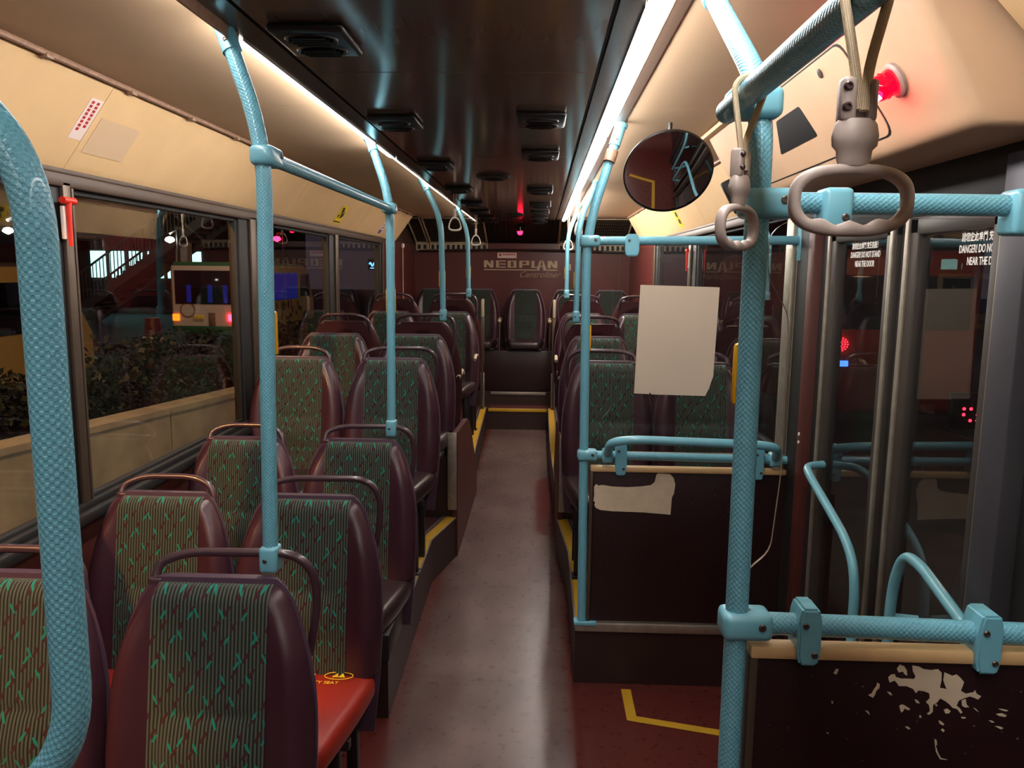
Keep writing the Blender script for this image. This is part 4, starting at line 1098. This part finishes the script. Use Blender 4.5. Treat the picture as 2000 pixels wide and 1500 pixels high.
def face_quad(c, out0, out1, bmx, rr=.02):
    """rounded quad on the sloping face from (y,z) corners"""
    q = fillet([(c[-1][0]*.5+c[0][0]*.5, 0, c[-1][1]*.5+c[0][1]*.5)]+[(y, 0, z) for y, z in c]+[(c[-1][0]*.5+c[0][0]*.5, 0, c[-1][1]*.5+c[0][1]*.5)], rr, 4)[:-1]
    prism(bmx, [(p.x, p.z) for p in q], lambda a, b, k: FP(a, b, out0+(out1-out0)*k))
hq = [(2.86, 2.168), (1.900, 2.172), (1.850, 1.966), (2.83, 1.962)]
bm = BM(); face_quad([(y+(.006 if y > 2.3 else -.006), z+(.004 if z > 2.1 else -.004)) for y, z in hq], -.001, .0006, bm, .035); obj('hatch_gap', bm, 'darkgap', t, loc=off)
bm = BM(); face_quad(hq, -.001, .0022, bm, .035); h_ = obj('hatch', bm, 'cream_box', t, loc=off)
bm = BM(); face_quad([(2.485, 2.108), (2.273, 2.110), (2.242, 2.026), (2.575, 2.024)], .002, .0034, bm, .01); obj('display_window', bm, 'vent', h_)
bm = BM(); c = FP(2.055, 2.144, .002); lathe(bm, [(.012, 0), (.012, .003), (.008, .004), (0, .002)], basis(c, (0, 1, 0), fd, fnorm), 16); obj('lock', bm, 'screw', h_)
bm = BM(); box(bm, .846, .872, 2.9, 3.34, 2.180, 2.198, 0, .003); obj('top_lip', bm, 'wood', t, loc=off)
# red lamp on the box
t = thing('warning_lamp', 'glowing red dome lamp on the cream overhead box', 'lamp', FP(1.735, 2.055, .0)); mx = basis((0, 0, 0), (0, 1, 0), fd, fnorm)
bm = BM(); lathe(bm, [(0, .0), (.037, 0), (.038, .008), (.033, .012), (0, .012)], mx, 28); obj('lamp_base', bm, 'strap_grey', t)
bm = BM(); lathe(bm, [(.029, .012), (.029, .018), (.027, .022), (.027, .040), (.024, .050), (.016, .058), (0, .061)], mx, 28)
lathe(bm, [(.0275, .028), (.029, .030), (.0275, .032)], mx, 28)
obj('lens', bm, 'red_lit', t)
light('warning_lamp_glow', 'POINT', tuple(FP(1.735, 2.045, .085)), .12, (1, .08, .16), .02)
bm = BM(); lathe(bm, [(0, -.012), (.009, -.006), (.010, 0), (.009, .006), (0, .012)], Matrix.Translation(mx @ Vector((-.008, .012, .052))), 12); obj('bulb', bm, 'red_hot', t)
# small driver display unit below the box end, partly behind the turned strap
t = thing('small_display', 'small dark device hanging at the end of the cream box behind the strap', 'device', (.97, 3.29, 2.0))
bm = BM(); box(bm, -.03, .03, -.02, .02, -.11, .03, 0, .006, 2, Matrix.Rotation(radians(-29), 4, 'Y')); obj('case', bm, 'vent', t)
bm = BM(); lathe(bm, [(0, .004), (.012, .002), (.014, 0)], basis((0.0, -.022, .0), (1, 0, 0), (0, 0, 1), (0, -1, 0)), 12); obj('lens', bm, 'strap_white', t)
# door header below the box
bm = BM(); box(bm, 1.19, XR+.06, 1.50, 3.05, 1.80, 1.95, 0, .01); box(bm, 1.195, XR+.05, 1.60, 3.02, 1.785, 1.81, 1, .004); struct('trim_31', bm, ['rubber', 'brown_al'])

# ------------------------------------------------------------------ convex mirror
mc = Vector((.652, 2.87, 2.004)); mn = Vector((.035, -.82, -.57)).normalized()
t = thing('convex_mirror', 'round convex mirror with thin dark rim hung under the right ceiling', 'mirror', mc)
mx = basis((0, 0, 0), Vector((0, 0, 1)).cross(mn)*-1, mn.cross(Vector((0, 0, 1)).cross(mn)*-1), mn)
bm = BM(); Rm = .154; cap = .006
prof = [(0, cap)]+[(Rm*k/14, cap*(1-(k/14)**2)) for k in range(1, 15)]
lathe(bm, prof, mx, 64); obj('mirror_face', bm, 'mirror', t, ang=80)
bm = BM(); lathe(bm, [(Rm-.001, -.003), (Rm+.004, -.003), (Rm+.005, .002), (Rm, .005)], mx, 64); lathe(bm, [(0, -.012), (Rm*.9, -.009), (Rm+.003, -.003)], mx, 64); obj('rim', bm, 'vent', t)
bm = BM(); tube(bm, [mx @ Vector((0, .0, -.01)), Vector((.02, .12, .10)), Vector((.02, .12, .190))], .008, 8); obj('bracket', bm, 'vent', t)

# ------------------------------------------------------------------ doors on the right
dn = [0]
def door_leaf(y0, y1, hinge_far, label_txt):
    dn[0] += 1
    o = D.objects.new('door_%d' % dn[0], None); COL.objects.link(o); o['kind'] = 'structure'
    x0, x1 = XR-.035, XR+.005; z0, z1 = .02, 1.80
    bm = BM()
    for a, b in ((y0, y0+.060), (y1-.060, y1)): box(bm, x0, x1, a, b, z0, z1, 0, .006)
    box(bm, x0, x1, y0, y1, z0, z0+.10, 0, .006); box(bm, x0, x1, y0, y1, z1-.045, z1, 0, .006)
    obj('leaf_frame', bm, 'door_dark', o)
    bm = BM()
    for a in (y0+.001, y1-.019): box(bm, x0-.008, x0+.002, a, a+.018, z0, z1, 0, .002)
    obj('silver_edge', bm, 'steel', o)
    bm = BM(); box(bm, XR-.018, XR-.012, y0+.055, y1-.055, z0+.09, z1-.04); obj('pane', bm, 'glass', o)
    me = text_mesh(label_txt, .026, sx=.70, align='CENTER', space=1.08, offset=.0003)
    # reads left to right for someone inside: local x runs toward the camera
    ym = (y0+y1)/2-(.01 if y0 > 2.2 else .12)
    me.transform(basis((XR-.0195, ym, 1.732), (0, -1, 0), (0, 0, 1), (-1, 0, 0)))
    obx = mobj('lettering', me, 'white_letter', o)
    return o
DT = '請勿企近車門 免生危險！\nDANGER! DO NOT STAND\nNEAR THE DOOR'
d1 = door_leaf(2.235, 2.735, True, DT); d2 = door_leaf(1.705, 2.165, False, DT)
bm = BM(); box(bm, XR-.02, XR+.0, 2.168, 2.232, .02, 1.80, 0, .004); box(bm, XR-.024, XR-.018, 2.197, 2.203, .02, 1.80, 0); struct('trim_32', bm, 'rubber')
# door handles
bm = BM(); tube(bm, fillet([(1.185, 2.66, 1.005), (1.12, 2.63, 1.005), (1.105, 2.56, .995), (1.105, 2.20, .885), (1.105, 2.135, .80), (1.105, 2.135, .35), (1.185, 2.14, .33)], [.03, .03, .10, .08, .03], 5), .0135, 14)
tube(bm, [(1.105, 2.135, .66), (1.185, 2.10, .66)], .010, 10); obj('door_handle', bm, 'teal_s', d1)
bm = BM(); tube(bm, fillet([(1.12, 1.945, .30), (1.12, 1.950, .86), (1.12, 1.90, .965), (1.12, 1.82, .97), (1.12, 1.40, .86)], [.10, .05, .04], 6), .0135, 14)
tube(bm, [(1.12, 1.948, .78), (1.185, 1.935, .78)], .010, 10); tube(bm, [(1.12, 1.945, .32), (1.2, 1.945, .32)], .010, 10); obj('door_handle', bm, 'teal_s', d2)
# pillars either side of the doorway
bm = BM(); box(bm, XR-.065, XR+.05, 2.80, 2.86, 0, 1.80, 2, .006); box(bm, XR-.055, XR+.05, 2.86, 3.02, 0, 1.85, 0, .006); box(bm, XR-.075, XR-.05, 3.01, 3.09, .26, 1.86, 1, .006)
box(bm, XR-.035, XR+.03, 2.74, 2.80, 0, 1.80, 0, .004)
o33 = struct('trim_33', bm, ['rubber', 'steel', 'maroon_wall'])
bm = BM(); screw(bm, (XR-.066, 2.83, 1.075), (-1, 0, 0), .007); screw(bm, (XR-.066, 2.83, 1.045), (-1, 0, 0), .007); obj('bolts', bm, 'strap_white', o33)
bm = BM(); box(bm, XR-.06, XR+.05, 1.60, 1.695, 0, 1.90, 0, .006); struct('trim_34', bm, ['grey_al'])
bm = BM(); box(bm, XR-.02, XR+.05, 1.50, 1.60, 0, 1.90, 0, .006); struct('trim_35', bm, ['rubber'])

# ------------------------------------------------------------------ floor marks, small things
bm = BM()
def strip(pts, w_, z, bm):
    for a, b in zip(pts, pts[1:]):
        a, b = Vector(a), Vector(b); d = (b-a).normalized(); nr = Vector((-d.y, d.x)); e = d*w_*.5
        q = [a-nr*w_/2-e, b-nr*w_/2+e, b+nr*w_/2+e, a+nr*w_/2-e]
        slab(bm, [(p.x, p.y, z) for p in q], (0, 0, .001))
mp_ = [Vector(p) for p in ((.572, 2.94), (.572, 2.735), (.935, 2.645), (.935, 1.98), (.62, 1.86))]
sideL, sideR = [], []
for i, p in enumerate(mp_):
    d0 = (p-mp_[i-1]).normalized() if i else (mp_[1]-p).normalized()
    d1 = (mp_[i+1]-p).normalized() if i < len(mp_)-1 else d0
    n0 = Vector((-d0.y, d0.x)); n1 = Vector((-d1.y, d1.x)); m_ = (n0+n1).normalized(); k_ = .019/max(.3, m_.dot(n0))
    sideL.append(p+m_*k_); sideR.append(p-m_*k_)
for i in range(len(mp_)-1): slab(bm, [(q.x, q.y, .0015) for q in (sideL[i], sideL[i+1], sideR[i+1], sideR[i])], (0, 0, .001))
o = obj('floor_marking', bm, 'yellow'); tag(o, 'yellow angled line on the floor marking the door area', 'floor marking')
def hammer(x, y, z, s, lb):
    t = thing('emergency_hammer', lb, 'hammer', (x, y, z)); d = -s
    bm = BM(); tube(bm, [(d*.02, 0, .0), (d*.02, 0, .13)], lambda k: .006+.003*k, 10); obj('shaft', bm, 'red_plastic', t)
    bm = BM(); tube(bm, [(d*.02, -.03, .135), (d*.02, .03, .135)], .011, 12); lathe(bm, [(.006, 0), (0, .012)], basis((d*.02, .03, .135), (1, 0, 0), (0, 0, -1), (0, 1, 0)), 10); obj('head', bm, 'red_plastic', t)
    bm = BM(); box(bm, min(0, d*.012), max(0, d*.012), -.014, .014, .02, .12, 0, .003); obj('holder', bm, 'white_s', t)
hammer(XL+.02, 2.365, 1.712, -1, 'red emergency hammer on the left pillar beside the near handrail')
hammer(XR-.02, 5.35, 1.665, 1, 'red emergency hammer on the right pillar seen through the clear screen')
# stickers on the coves: u along Y, v down the slope
def on_cove(side, y, z):
    if side < 0: a, b = Vector((-1.068, 0, 2.195)), Vector((-1.235, 0, 1.965)); n_ = Vector((.81, 0, -.587))
    else: a, b = Vector((1.066, 0, 2.195)), Vector((1.20, 0, 1.965)); n_ = Vector((-.864, 0, -.503))
    k = (a.z-z)/(a.z-b.z); p = a+(b-a)*k; return Vector((p.x, y, p.z)), n_
def sticker(side, q, base, marks, label, mname='blackink'):
    bm = BM()
    def P(y, z, k): p, n_ = on_cove(side, y, z); return p+n_*(.0006+.0010*k)
    prism(bm, q, P); o = obj('wall_sticker', bm, base); tag(o, label, 'sticker')
    if marks:
        bm = BM()
        for m_ in marks: prism(bm, m_, lambda y, z, k: P(y, z, 1.0)+on_cove(side, y, z)[1]*.0006*k)
        obj('print', bm, mname, o)
def lerp_q(q, u0, v0, u1, v1):               # sub-rectangle of a quad (tl,tr,br,bl)
    def f(u, v):
        t = [q[0][i]*(1-u)+q[1][i]*u for i in (0, 1)]; b = [q[3][i]*(1-u)+q[2][i]*u for i in (0, 1)]
        return (t[0]*(1-v)+b[0]*v, t[1]*(1-v)+b[1]*v)
    return [f(u0, v0), f(u1, v0), f(u1, v1), f(u0, v1)]
q = [(2.330, 2.140), (2.395, 2.140), (2.395, 2.028), (2.330, 2.028)]
mk = [lerp_q(q, .18+.40*c, .06+.095*i, .38+.40*c, .125+.095*i) for c in (0, 1) for i in range(8) if not (i == 7 and c)]
sticker(-1, q, 'white_s', mk, 'white vertical notice with two columns of small red characters', 'redink')
q = [(5.42, 2.085), (5.60, 2.085), (5.60, 1.972), (5.42, 1.972)]
mk = [[(5.45, 2.07), (5.50, 2.075), (5.53, 2.05), (5.49, 2.03)], [(5.50, 2.03), (5.56, 2.05), (5.57, 2.02), (5.52, 2.00)], [(5.44, 2.02), (5.48, 2.03), (5.47, 2.0)], [(5.43, 1.985), (5.59, 1.985), (5.59, 1.978), (5.43, 1.978)]]
sticker(-1, q, 'yellow_s', mk, 'small yellow warning sticker on the left cream panel')
q = [(6.90, 2.06), (7.02, 2.06), (7.02, 1.965), (6.90, 1.965)]
sticker(-1, q, 'white_s', [lerp_q(q, .1, .62, .9, .95), lerp_q(q, .3, .1, .6, .25), lerp_q(q, .4, .35, .8, .5)], 'small white sticker with violet marks behind the second left pole', 'violet')
q = [(5.72, 2.085), (5.58, 2.085), (5.58, 1.972), (5.72, 1.972)]
mk = [[(5.60, 2.07), (5.66, 2.075), (5.68, 2.05), (5.63, 2.03)], [(5.60, 2.02), (5.66, 2.03), (5.69, 2.0), (5.62, 1.99)]]
sticker(1, q, 'yellow_s', mk, 'small yellow warning sticker on the right cream panel under the mirror')
# faded rectangle left by an old notice
q = [(2.43, 2.10), (2.66, 2.10), (2.66, 2.0), (2.43, 2.0)]
sticker(-1, q, 'cream_ceil', None, 'pale faded rectangle on the left cream panel beside the seam')
# print on the red cushion
t = D.objects['bus_seat.002']
bm = BM()
for cx in (-.06, .06):
    tube(bm, [(cx+.045*cos(2*pi*k/24), -.115+.022*sin(2*pi*k/24), 0) for k in range(24)], .0015, 5, closed=True)
    prism(bm, [(cx-.02, -.125), (cx+.0, -.125), (cx-.006, -.100)], lambda u, v, k: Vector((u, v, .0+.001*k)))
    prism(bm, [(cx+.0, -.125), (cx+.022, -.125), (cx+.010, -.100)], lambda u, v, k: Vector((u, v, .0+.001*k)))
obj('cushion_symbols', bm, 'yellow_s', t, loc=(0.06, 0, .3865))
me = text_mesh('PRIORITY SEAT', .022, sx=.95, align='CENTER'); me.transform(Matrix.Translation((.06, -.168, .3885))); mobj('cushion_lettering', me, 'yellow_s', t)

# ------------------------------------------------------------------ outside
M['asphalt'] = mat('asphalt', (48, 44, 42), .85, var=.3, vscale=3)
M['concrete'] = mat('concrete', (172, 160, 142), .85, var=.25, vscale=4)
M['leaf'] = mat('hedge_leaf', (18, 25, 11), .6, var=.4, vscale=2)
M['van_cream'] = mat('cream_paint', (206, 170, 96), .35, var=.05)
M['van_white'] = mat('white_paint', (214, 196, 190), .35)
M['green_paint'] = mat('green_paint', (40, 92, 56), .35)
M['carglass'] = mat('dark_car_glass', (10, 10, 20), .08, spec=.6)
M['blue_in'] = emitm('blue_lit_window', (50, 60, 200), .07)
M['tail'] = emitm('red_tail_light', (255, 24, 40), 14)
M['amber'] = emitm('amber_light', (255, 110, 20), 1.2)
M['shop'] = emitm('shop_light', (170, 245, 245), 1.0)
M['blue_sign'] = emitm('blue_sign_light', (90, 170, 255), 1.6)
M['white_lamp'] = emitm('white_street_light', (255, 250, 240), 30)
M['led'] = emitm('red_led', (255, 20, 36), 7)
M['blue_led'] = emitm('blue_led', (50, 90, 255), 2.2)
M['red_paint'] = mat('dark_red_paint', (98, 26, 18), .4)
M['advert'] = mat('faded_advert', (128, 92, 74), .6)
M['tyre'] = mat('tyre', (20, 20, 20), .8)
M['building'] = mat('night_building', (64, 46, 40), .8, var=.3, vscale=1)
GZ = -.35
M['dull_steel'] = mat('weathered_rail', (70, 66, 62), .7)
M['dull_concrete'] = mat('weathered_concrete', (70, 62, 56), .9)
bm = BM(); slab(bm, [(-60, -20, GZ-.1), (40, -20, GZ-.1), (40, 80, GZ-.1), (-60, 80, GZ-.1)], (0, 0, .1)); struct('ground', bm, 'asphalt')
# concrete planter wall in segments
pA, pB = Vector((-4.15, 1.35)), Vector((-2.15, 10.0)); Ld = (pB-pA).length; dv = (pB-pA)/Ld; nv = Vector((-dv.y, dv.x)); seg = 1.06
nseg = int(Ld/seg)
nms = ['at the left edge', 'in the middle of the big left window', 'left of the first window pillar']
for i in range(nseg):
    a, b = pA+dv*(i*seg+.010), pA+dv*((i+1)*seg-.010)
    bm = BM(); q = [a, b, b+nv*.22, a+nv*.22]
    slab(bm, [(p.x, p.y, GZ) for p in q], (0, 0, .76)); 
    o = obj('concrete_block', bm, 'concrete')
    tag(o, 'grey concrete block of the roadside planter wall outside the left windows', 'concrete wall', 'concrete planter blocks')
    bm = BM(); slab(bm, [(p.x, p.y, GZ+.76) for p in (a-nv*.01, b-nv*.01, b+nv*.23, a+nv*.23)], (0, 0, .05)); obj('coping', bm, 'concrete', o)
# hedge
bm = BM(); rnd = random.Random(3)
for i in range(14000):
    s_ = rnd.uniform(0, Ld); wv = rnd.uniform(.34, 1.1); h = rnd.uniform(.40, .40+.62*(.75+.25*sin(s_*2.3)+.12*sin(s_*7)))
    p = pA+dv*s_+nv*wv; a = rnd.uniform(0, 2*pi); b = rnd.uniform(-.9, .9); L_ = rnd.uniform(.04, .085); W_ = L_*rnd.uniform(.18, .4)
    d = Vector((cos(a)*cos(b), sin(a)*cos(b), sin(b)+.35)).normalized(); sd = d.cross(Vector((rnd.uniform(-1, 1), rnd.uniform(-1, 1), rnd.uniform(-1, 1)))).normalized()
    c = Vector((p.x, p.y, h)); vs = [bm.verts.new(v) for v in (c, c+d*L_*.5+sd*W_, c+d*L_, c+d*L_*.5-sd*W_)]; bm.faces.new(vs)
q = [pA+nv*.25, pB+nv*.25, pB+nv*1.1, pA+nv*1.1]
o = obj('hedge', bm, 'leaf'); tag(o, 'low dark green hedge behind the concrete planter wall', 'hedge', kind='stuff')
bm = BM(); slab(bm, [(p.x, p.y, GZ) for p in q], (0, 0, .74)); o = obj('planter_soil', bm, 'riser'); tag(o, 'dark soil bed filling the planter behind the concrete wall', 'soil', kind='stuff')
def vehicle(name, label, cat, x0, x1, y0, y1, H, side_m, rear_m, roof_m, glow='carglass', nwin=4, tail='tail', hood=.5):
    """vehicle heading +Y, rear at y0, right side at x1"""
    t = thing(name, label, cat, ((x0+x1)/2, (y0+y1)/2, GZ)); o = Vector(t.location)
    W_, L_ = (x1-x0)/2, (y1-y0)/2
    bm = BM(); prof = [(-L_, .30), (-L_, H-.10), (-L_+.12, H), (L_-1.1, H), (L_-.75, H-.12), (L_-.25, H*.52), (L_, H*.46), (L_, .30)]
    fs = prism(bm, prof, lambda u, v, k: Vector((-W_+2*W_*k, u, v)))
    bmesh.ops.bevel(bm, geom=[e for e in bm.edges if abs(e.verts[0].co.x-e.verts[1].co.x) < .01], offset=.06, segments=3, affect='EDGES')
    bmesh.ops.recalc_face_normals(bm, faces=bm.faces[:])
    for fc in bm.faces:
        c = fc.calc_center_median()
        fc.material_index = 1 if c.y < -L_+.05 else (2 if c.z > H-.13 else 0)
    obj('body', bm, [side_m, rear_m, roof_m], t)
    bm = BM(); box(bm, -W_+.12, W_-.12, -L_-.012, -L_+.01, H*.50, H-.22, 0, .004); rw = obj('rear_window', bm, 'carglass', t)
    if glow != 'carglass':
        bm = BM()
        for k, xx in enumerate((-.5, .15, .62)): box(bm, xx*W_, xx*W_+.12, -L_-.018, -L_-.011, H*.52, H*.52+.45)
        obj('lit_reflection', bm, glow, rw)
    ww = (2*L_-2.0)/nwin
    for k in range(nwin):
        for sx in (-1, 1):
            bm = BM(); a = -L_+.25+k*ww; xx = sx*W_
            box(bm, min(xx-.012, xx+.012), max(xx-.012, xx+.012), a, a+ww-.10, H*.50, H-.28, 0, .004); obj('side_window', bm, glow if k != 1 else 'carglass', t)
    bm = BM()
    for sx in (-1, 1):
        bm2 = bm; box(bm2, sx*W_-.012, sx*W_+.012, L_-1.55, L_-.55, H*.52, H-.32, 0, .004)
    obj('front_window', bm, 'carglass', t)
    for sx in (-1, 1):
        bm = BM(); box(bm, sx*(W_-.12)-.09, sx*(W_-.12)+.09, -L_-.03, -L_, H*.30, H*.38, 0, .01); obj('tail_lamp', bm, tail if sx > 0 else 'amber', t)
        for yy in (-L_+1.0, L_-1.1):
            bm = BM(); lathe(bm, [(0, -.1), (.30, -.1), (.33, -.06), (.33, .06), (.30, .1), (0, .1)], basis((sx*(W_-.08), yy, .33), (0, 1, 0), (0, 0, 1), (1, 0, 0)), 20); obj('wheel', bm, 'tyre', t)
    bm = BM(); box(bm, -W_+.02, W_-.02, -L_-.06, -L_, .30, .52, 0, .02); obj('bumper', bm, 'green_paint', t)
    bm = BM(); box(bm, -.26, .0, -L_-.03, -L_-.005, H*.32, H*.37, 0, .004); obj('number_plate', bm, 'yellow_s', t)
    if rear_m == 'van_white':
        bm = BM(); box(bm, .12, .30, -L_-.012, -L_-.002, H*.24, H*.40, 0, .004); lathe(bm, [(.20, 0), (.20, .006), (.17, .006), (.17, 0)], basis((-.42, -L_-.002, H*.43), (1, 0, 0), (0, 0, 1), (0, -1, 0)), 20); obj('rear_advert', bm, 'advert', t)
        bm = BM(); rr = random.Random(5)
        for k in range(26):
            a = -L_+.4+rr.random()*(2*L_-2.0); z_ = H*.20+rr.random()*H*.2; box(bm, W_+.001, W_+.006, a, a+.12+rr.random()*.25, z_, z_+.1+rr.random()*.18)
        obj('side_advert', bm, 'advert', t)
    return t
vehicle('minibus', 'cream minibus with white rear and red tail lamp outside left windows', 'minibus', -9.35, -7.65, 20, 27, 2.16, 'van_cream', 'van_white', 'green_paint', glow='blue_in')
vehicle('minibus', 'cream minibus at the left edge, seen past the near handrail', 'minibus', -9.3, -7.35, 6.4, 13.0, 2.05, 'van_cream', 'van_cream', 'building')
# footbridge stairs with railings
t = thing('footbridge_stairs', 'footbridge staircase with railings rising behind the minibuses', 'stairs', (-13, 26, GZ)); o = Vector(t.location)
s0, s1 = Vector((-16.2, 26, -.2))-o, Vector((-10.6, 26, 3.7))-o
for dy, nmm in ((0, 'stringer'), (2.0, 'stringer')):
    bm = BM(); slab(bm, [s0+Vector((0, dy, 0)), s1+Vector((0, dy, 0)), s1+Vector((0, dy, -.35)), s0+Vector((0, dy, -.35))], (0, .12, 0)); obj(nmm, bm, 'dull_concrete', t)
for dy in (0, 2.0):
    bm = BM()
    for k in range(46):
        p = s0.lerp(s1, k/45)+Vector((0, dy, 0)); tube(bm, [p, p+Vector((0, 0, 1.0))], .018, 5)
    tube(bm, [s0+Vector((0, dy, 1.0)), s1+Vector((0, dy, 1.0))], .04, 6); obj('railing', bm, 'dull_steel', t)
bm = BM()
for k in range(24):
    p = s0.lerp(s1, k/24); box(bm, p.x, p.x+.24, p.y+.1, p.y+2.0, p.z-.05, p.z+.12)
obj('steps', bm, 'dull_concrete', t)
bm = BM(); box(bm, 2.4, 5.6, -.2, 2.4, 3.7, 4.05); obj('landing', bm, 'dull_concrete', t)
bm = BM(); box(bm, .55, .95, 1.0, 1.4, 0, 3.4); obj('column', bm, 'concrete', t)
# lit shop behind the stairs
t = thing('shop_building', 'building with lit white shop windows and a red band behind the stairs', 'building', (-18, 34, GZ))
bm = BM(); box(bm, -16, 5.0, 0, 10, 0, 9); obj('wall', bm, 'building', t)
for k in range(6):
    bm = BM(); box(bm, -1.5+k*.85, -.85+k*.85, -.05, .02, 1.55, 2.7); obj('lit_window', bm, 'shop', t)
bm = BM(); box(bm, -2.6, 3.8, -.12, .02, 2.75, 3.35); obj('red_band', bm, 'red_paint', t)
bm = BM(); box(bm, -4.4, -4.0, -.1, 0, 2.6, 3.6); obj('blue_panel', bm, 'blue_sign', t)
# far road things
t = thing('shop_sign', 'small glowing blue sign seen through the rear left window', 'sign', (-8.2, 40, GZ))
bm = BM(); box(bm, -.42, .42, -.05, .05, 2.0, 2.55, 0, .02); obj('sign_box', bm, 'vent', t)
bm = BM(); tube(bm, [(-.34+.03*k, -.06, 2.28+.09*sin(k*.9)) for k in range(22)], .04, 6); box(bm, -.3, .3, -.07, -.05, 2.07, 2.11); obj('sign_lettering', bm, 'blue_sign', t)
bm = BM(); tube(bm, [(0, 0, 0), (0, 0, 2.0)], .06, 8); obj('post', bm, 'steel', t)
def streetlight(x, y, z, lb, r=.12, m='white_lamp'):
    t = thing('street_light', lb, 'street light', (x, y, GZ))
    bm = BM(); tube(bm, [(.25, 0, 0), (.25, 0, z-GZ+.3), (0, 0, z-GZ+.2)], .05, 8); obj('post', bm, 'rubber', t)
    bm = BM(); lathe(bm, [(0, -r*.7), (r*.8, -r*.3), (r, 0), (r*.7, r*.5), (0, r*.7)], Matrix.Translation((0, 0, z-GZ)), 14); obj('lantern', bm, m, t)
streetlight(-9.40, 14.0, 2.28, 'bright white street light at the far left edge of the windows', .09)
streetlight(-11.2, 24, 2.5, 'white street light behind the stair railing', .14)
M['red_traffic'] = emitm('red_signal', (255, 16, 40), 14)
streetlight(-9.9, 30, 2.78, 'red signal light high outside beyond the second window', .16, 'red_traffic')
for i, (x, y, w_, h, d) in enumerate(((-28, 44, 14, 16, 8), (-5.5, 52, 9, 14, 8), (16, 40, 12, 12, 8))):
    t = thing('apartment_block', ['dark block behind the stairs far left', 'dark block far behind the minibus', 'dark block outside the right windows'][i]+' at night', 'building', (x, y, GZ))
    bm = BM(); box(bm, -w_/2, w_/2, 0, d, 0, h); obj('wall', bm, 'building', t)
t = thing('traffic_cone_barrier', 'orange road barrier post outside between the two minibuses', 'barrier', (-7.6, 15.5, GZ))
bm = BM(); tube(bm, [(0, 0, 0), (0, 0, 1.0)], lambda k: .22-.08*k, 14); obj('post', bm, 'red_paint', t)
bm = BM(); lathe(bm, [(.15, .5), (.2, .52), (.2, .62), (.15, .64)], seg=14); obj('band', bm, 'white_s', t)
# cars on the right side
t = thing('dark_van', 'dark red vehicle outside the far door leaf with round red light', 'vehicle', (4.5, 9.6, GZ))
bm = BM(); box(bm, -1.15, 1.0, 0, 4.5, .3, 2.3, 0, .12, 3); obj('body', bm, 'red_paint', t)
bm = BM(); box(bm, -1.0, .85, -.02, .02, 1.35, 2.0, 0, .02); obj('rear_window', bm, 'carglass', t)
bm = BM(); 
for rr, nn in ((.0, 1), (.028, 6), (.055, 12), (.08, 16)):
    for k in range(nn):
        a = 2*pi*k/nn; lathe(bm, [(.010, 0), (.007, .006), (0, .008)], basis((-.68+rr*1.2*cos(a), -.03, 1.17+rr*sin(a)), (1, 0, 0), (0, 0, 1), (0, -1, 0)), 6)
obj('round_lamp', bm, 'led', t)
bm = BM(); box(bm, -.80, -.56, -.03, -.0, .90, .97, 0, .01); obj('blue_lamp', bm, 'blue_led', t)
for yy in (.8, 3.6):
    bm = BM(); lathe(bm, [(0, -.1), (.30, -.1), (.33, -.06), (.33, .06), (.30, .1), (0, .1)], basis((-1.0, yy, .33), (0, 1, 0), (0, 0, 1), (1, 0, 0)), 20); obj('wheel', bm, 'tyre', t)
t = thing('led_reflection_board', 'added dark board of red LED dots standing in for a reflection', 'sign', (3.80, 6.0, GZ))  # added board; its dots imitate an LED display reflected in the screen
bm = BM(); box(bm, -.45, .65, 0, .08, .84, 1.12, 0, .02); obj('board', bm, 'vent', t)
bm = BM()
for i in range(15):
    if i in (5, 6): continue
    for j in range(3):
        if (i*7+j*3) % 5 == 0: continue
        lathe(bm, [(.013, 0), (.009, .008), (0, .010)], basis((-.36+i*.052, 0, .91+j*.045), (1, 0, 0), (0, 0, 1), (0, -1, 0)), 6)
obj('led_dots', bm, 'led', t)
bm = BM(); tube(bm, [(-.2, .04, 0), (-.2, .04, .85)], .03, 8); tube(bm, [(.4, .04, 0), (.4, .04, .85)], .03, 8); obj('post', bm, 'rubber', t)
t = thing('car', 'car with white headlights outside the right windows', 'car', (5.1, 20, GZ))
bm = BM(); prism(bm, [(0, .3), (0, .75), (.9, .95), (1.6, 1.42), (3.4, 1.42), (4.2, .95), (4.4, .3)], lambda u, v, k: Vector((-.85+1.7*k, u, v))); obj('body', bm, 'rubber', t)
for k in range(4):
    bm = BM(); lathe(bm, [(.09, 0), (.06, .03), (0, .04)], basis((-.55+.3*k, -.01, .93), (1, 0, 0), (0, 0, 1), (0, -1, 0)), 12); obj('headlamp', bm, 'white_lamp', t)
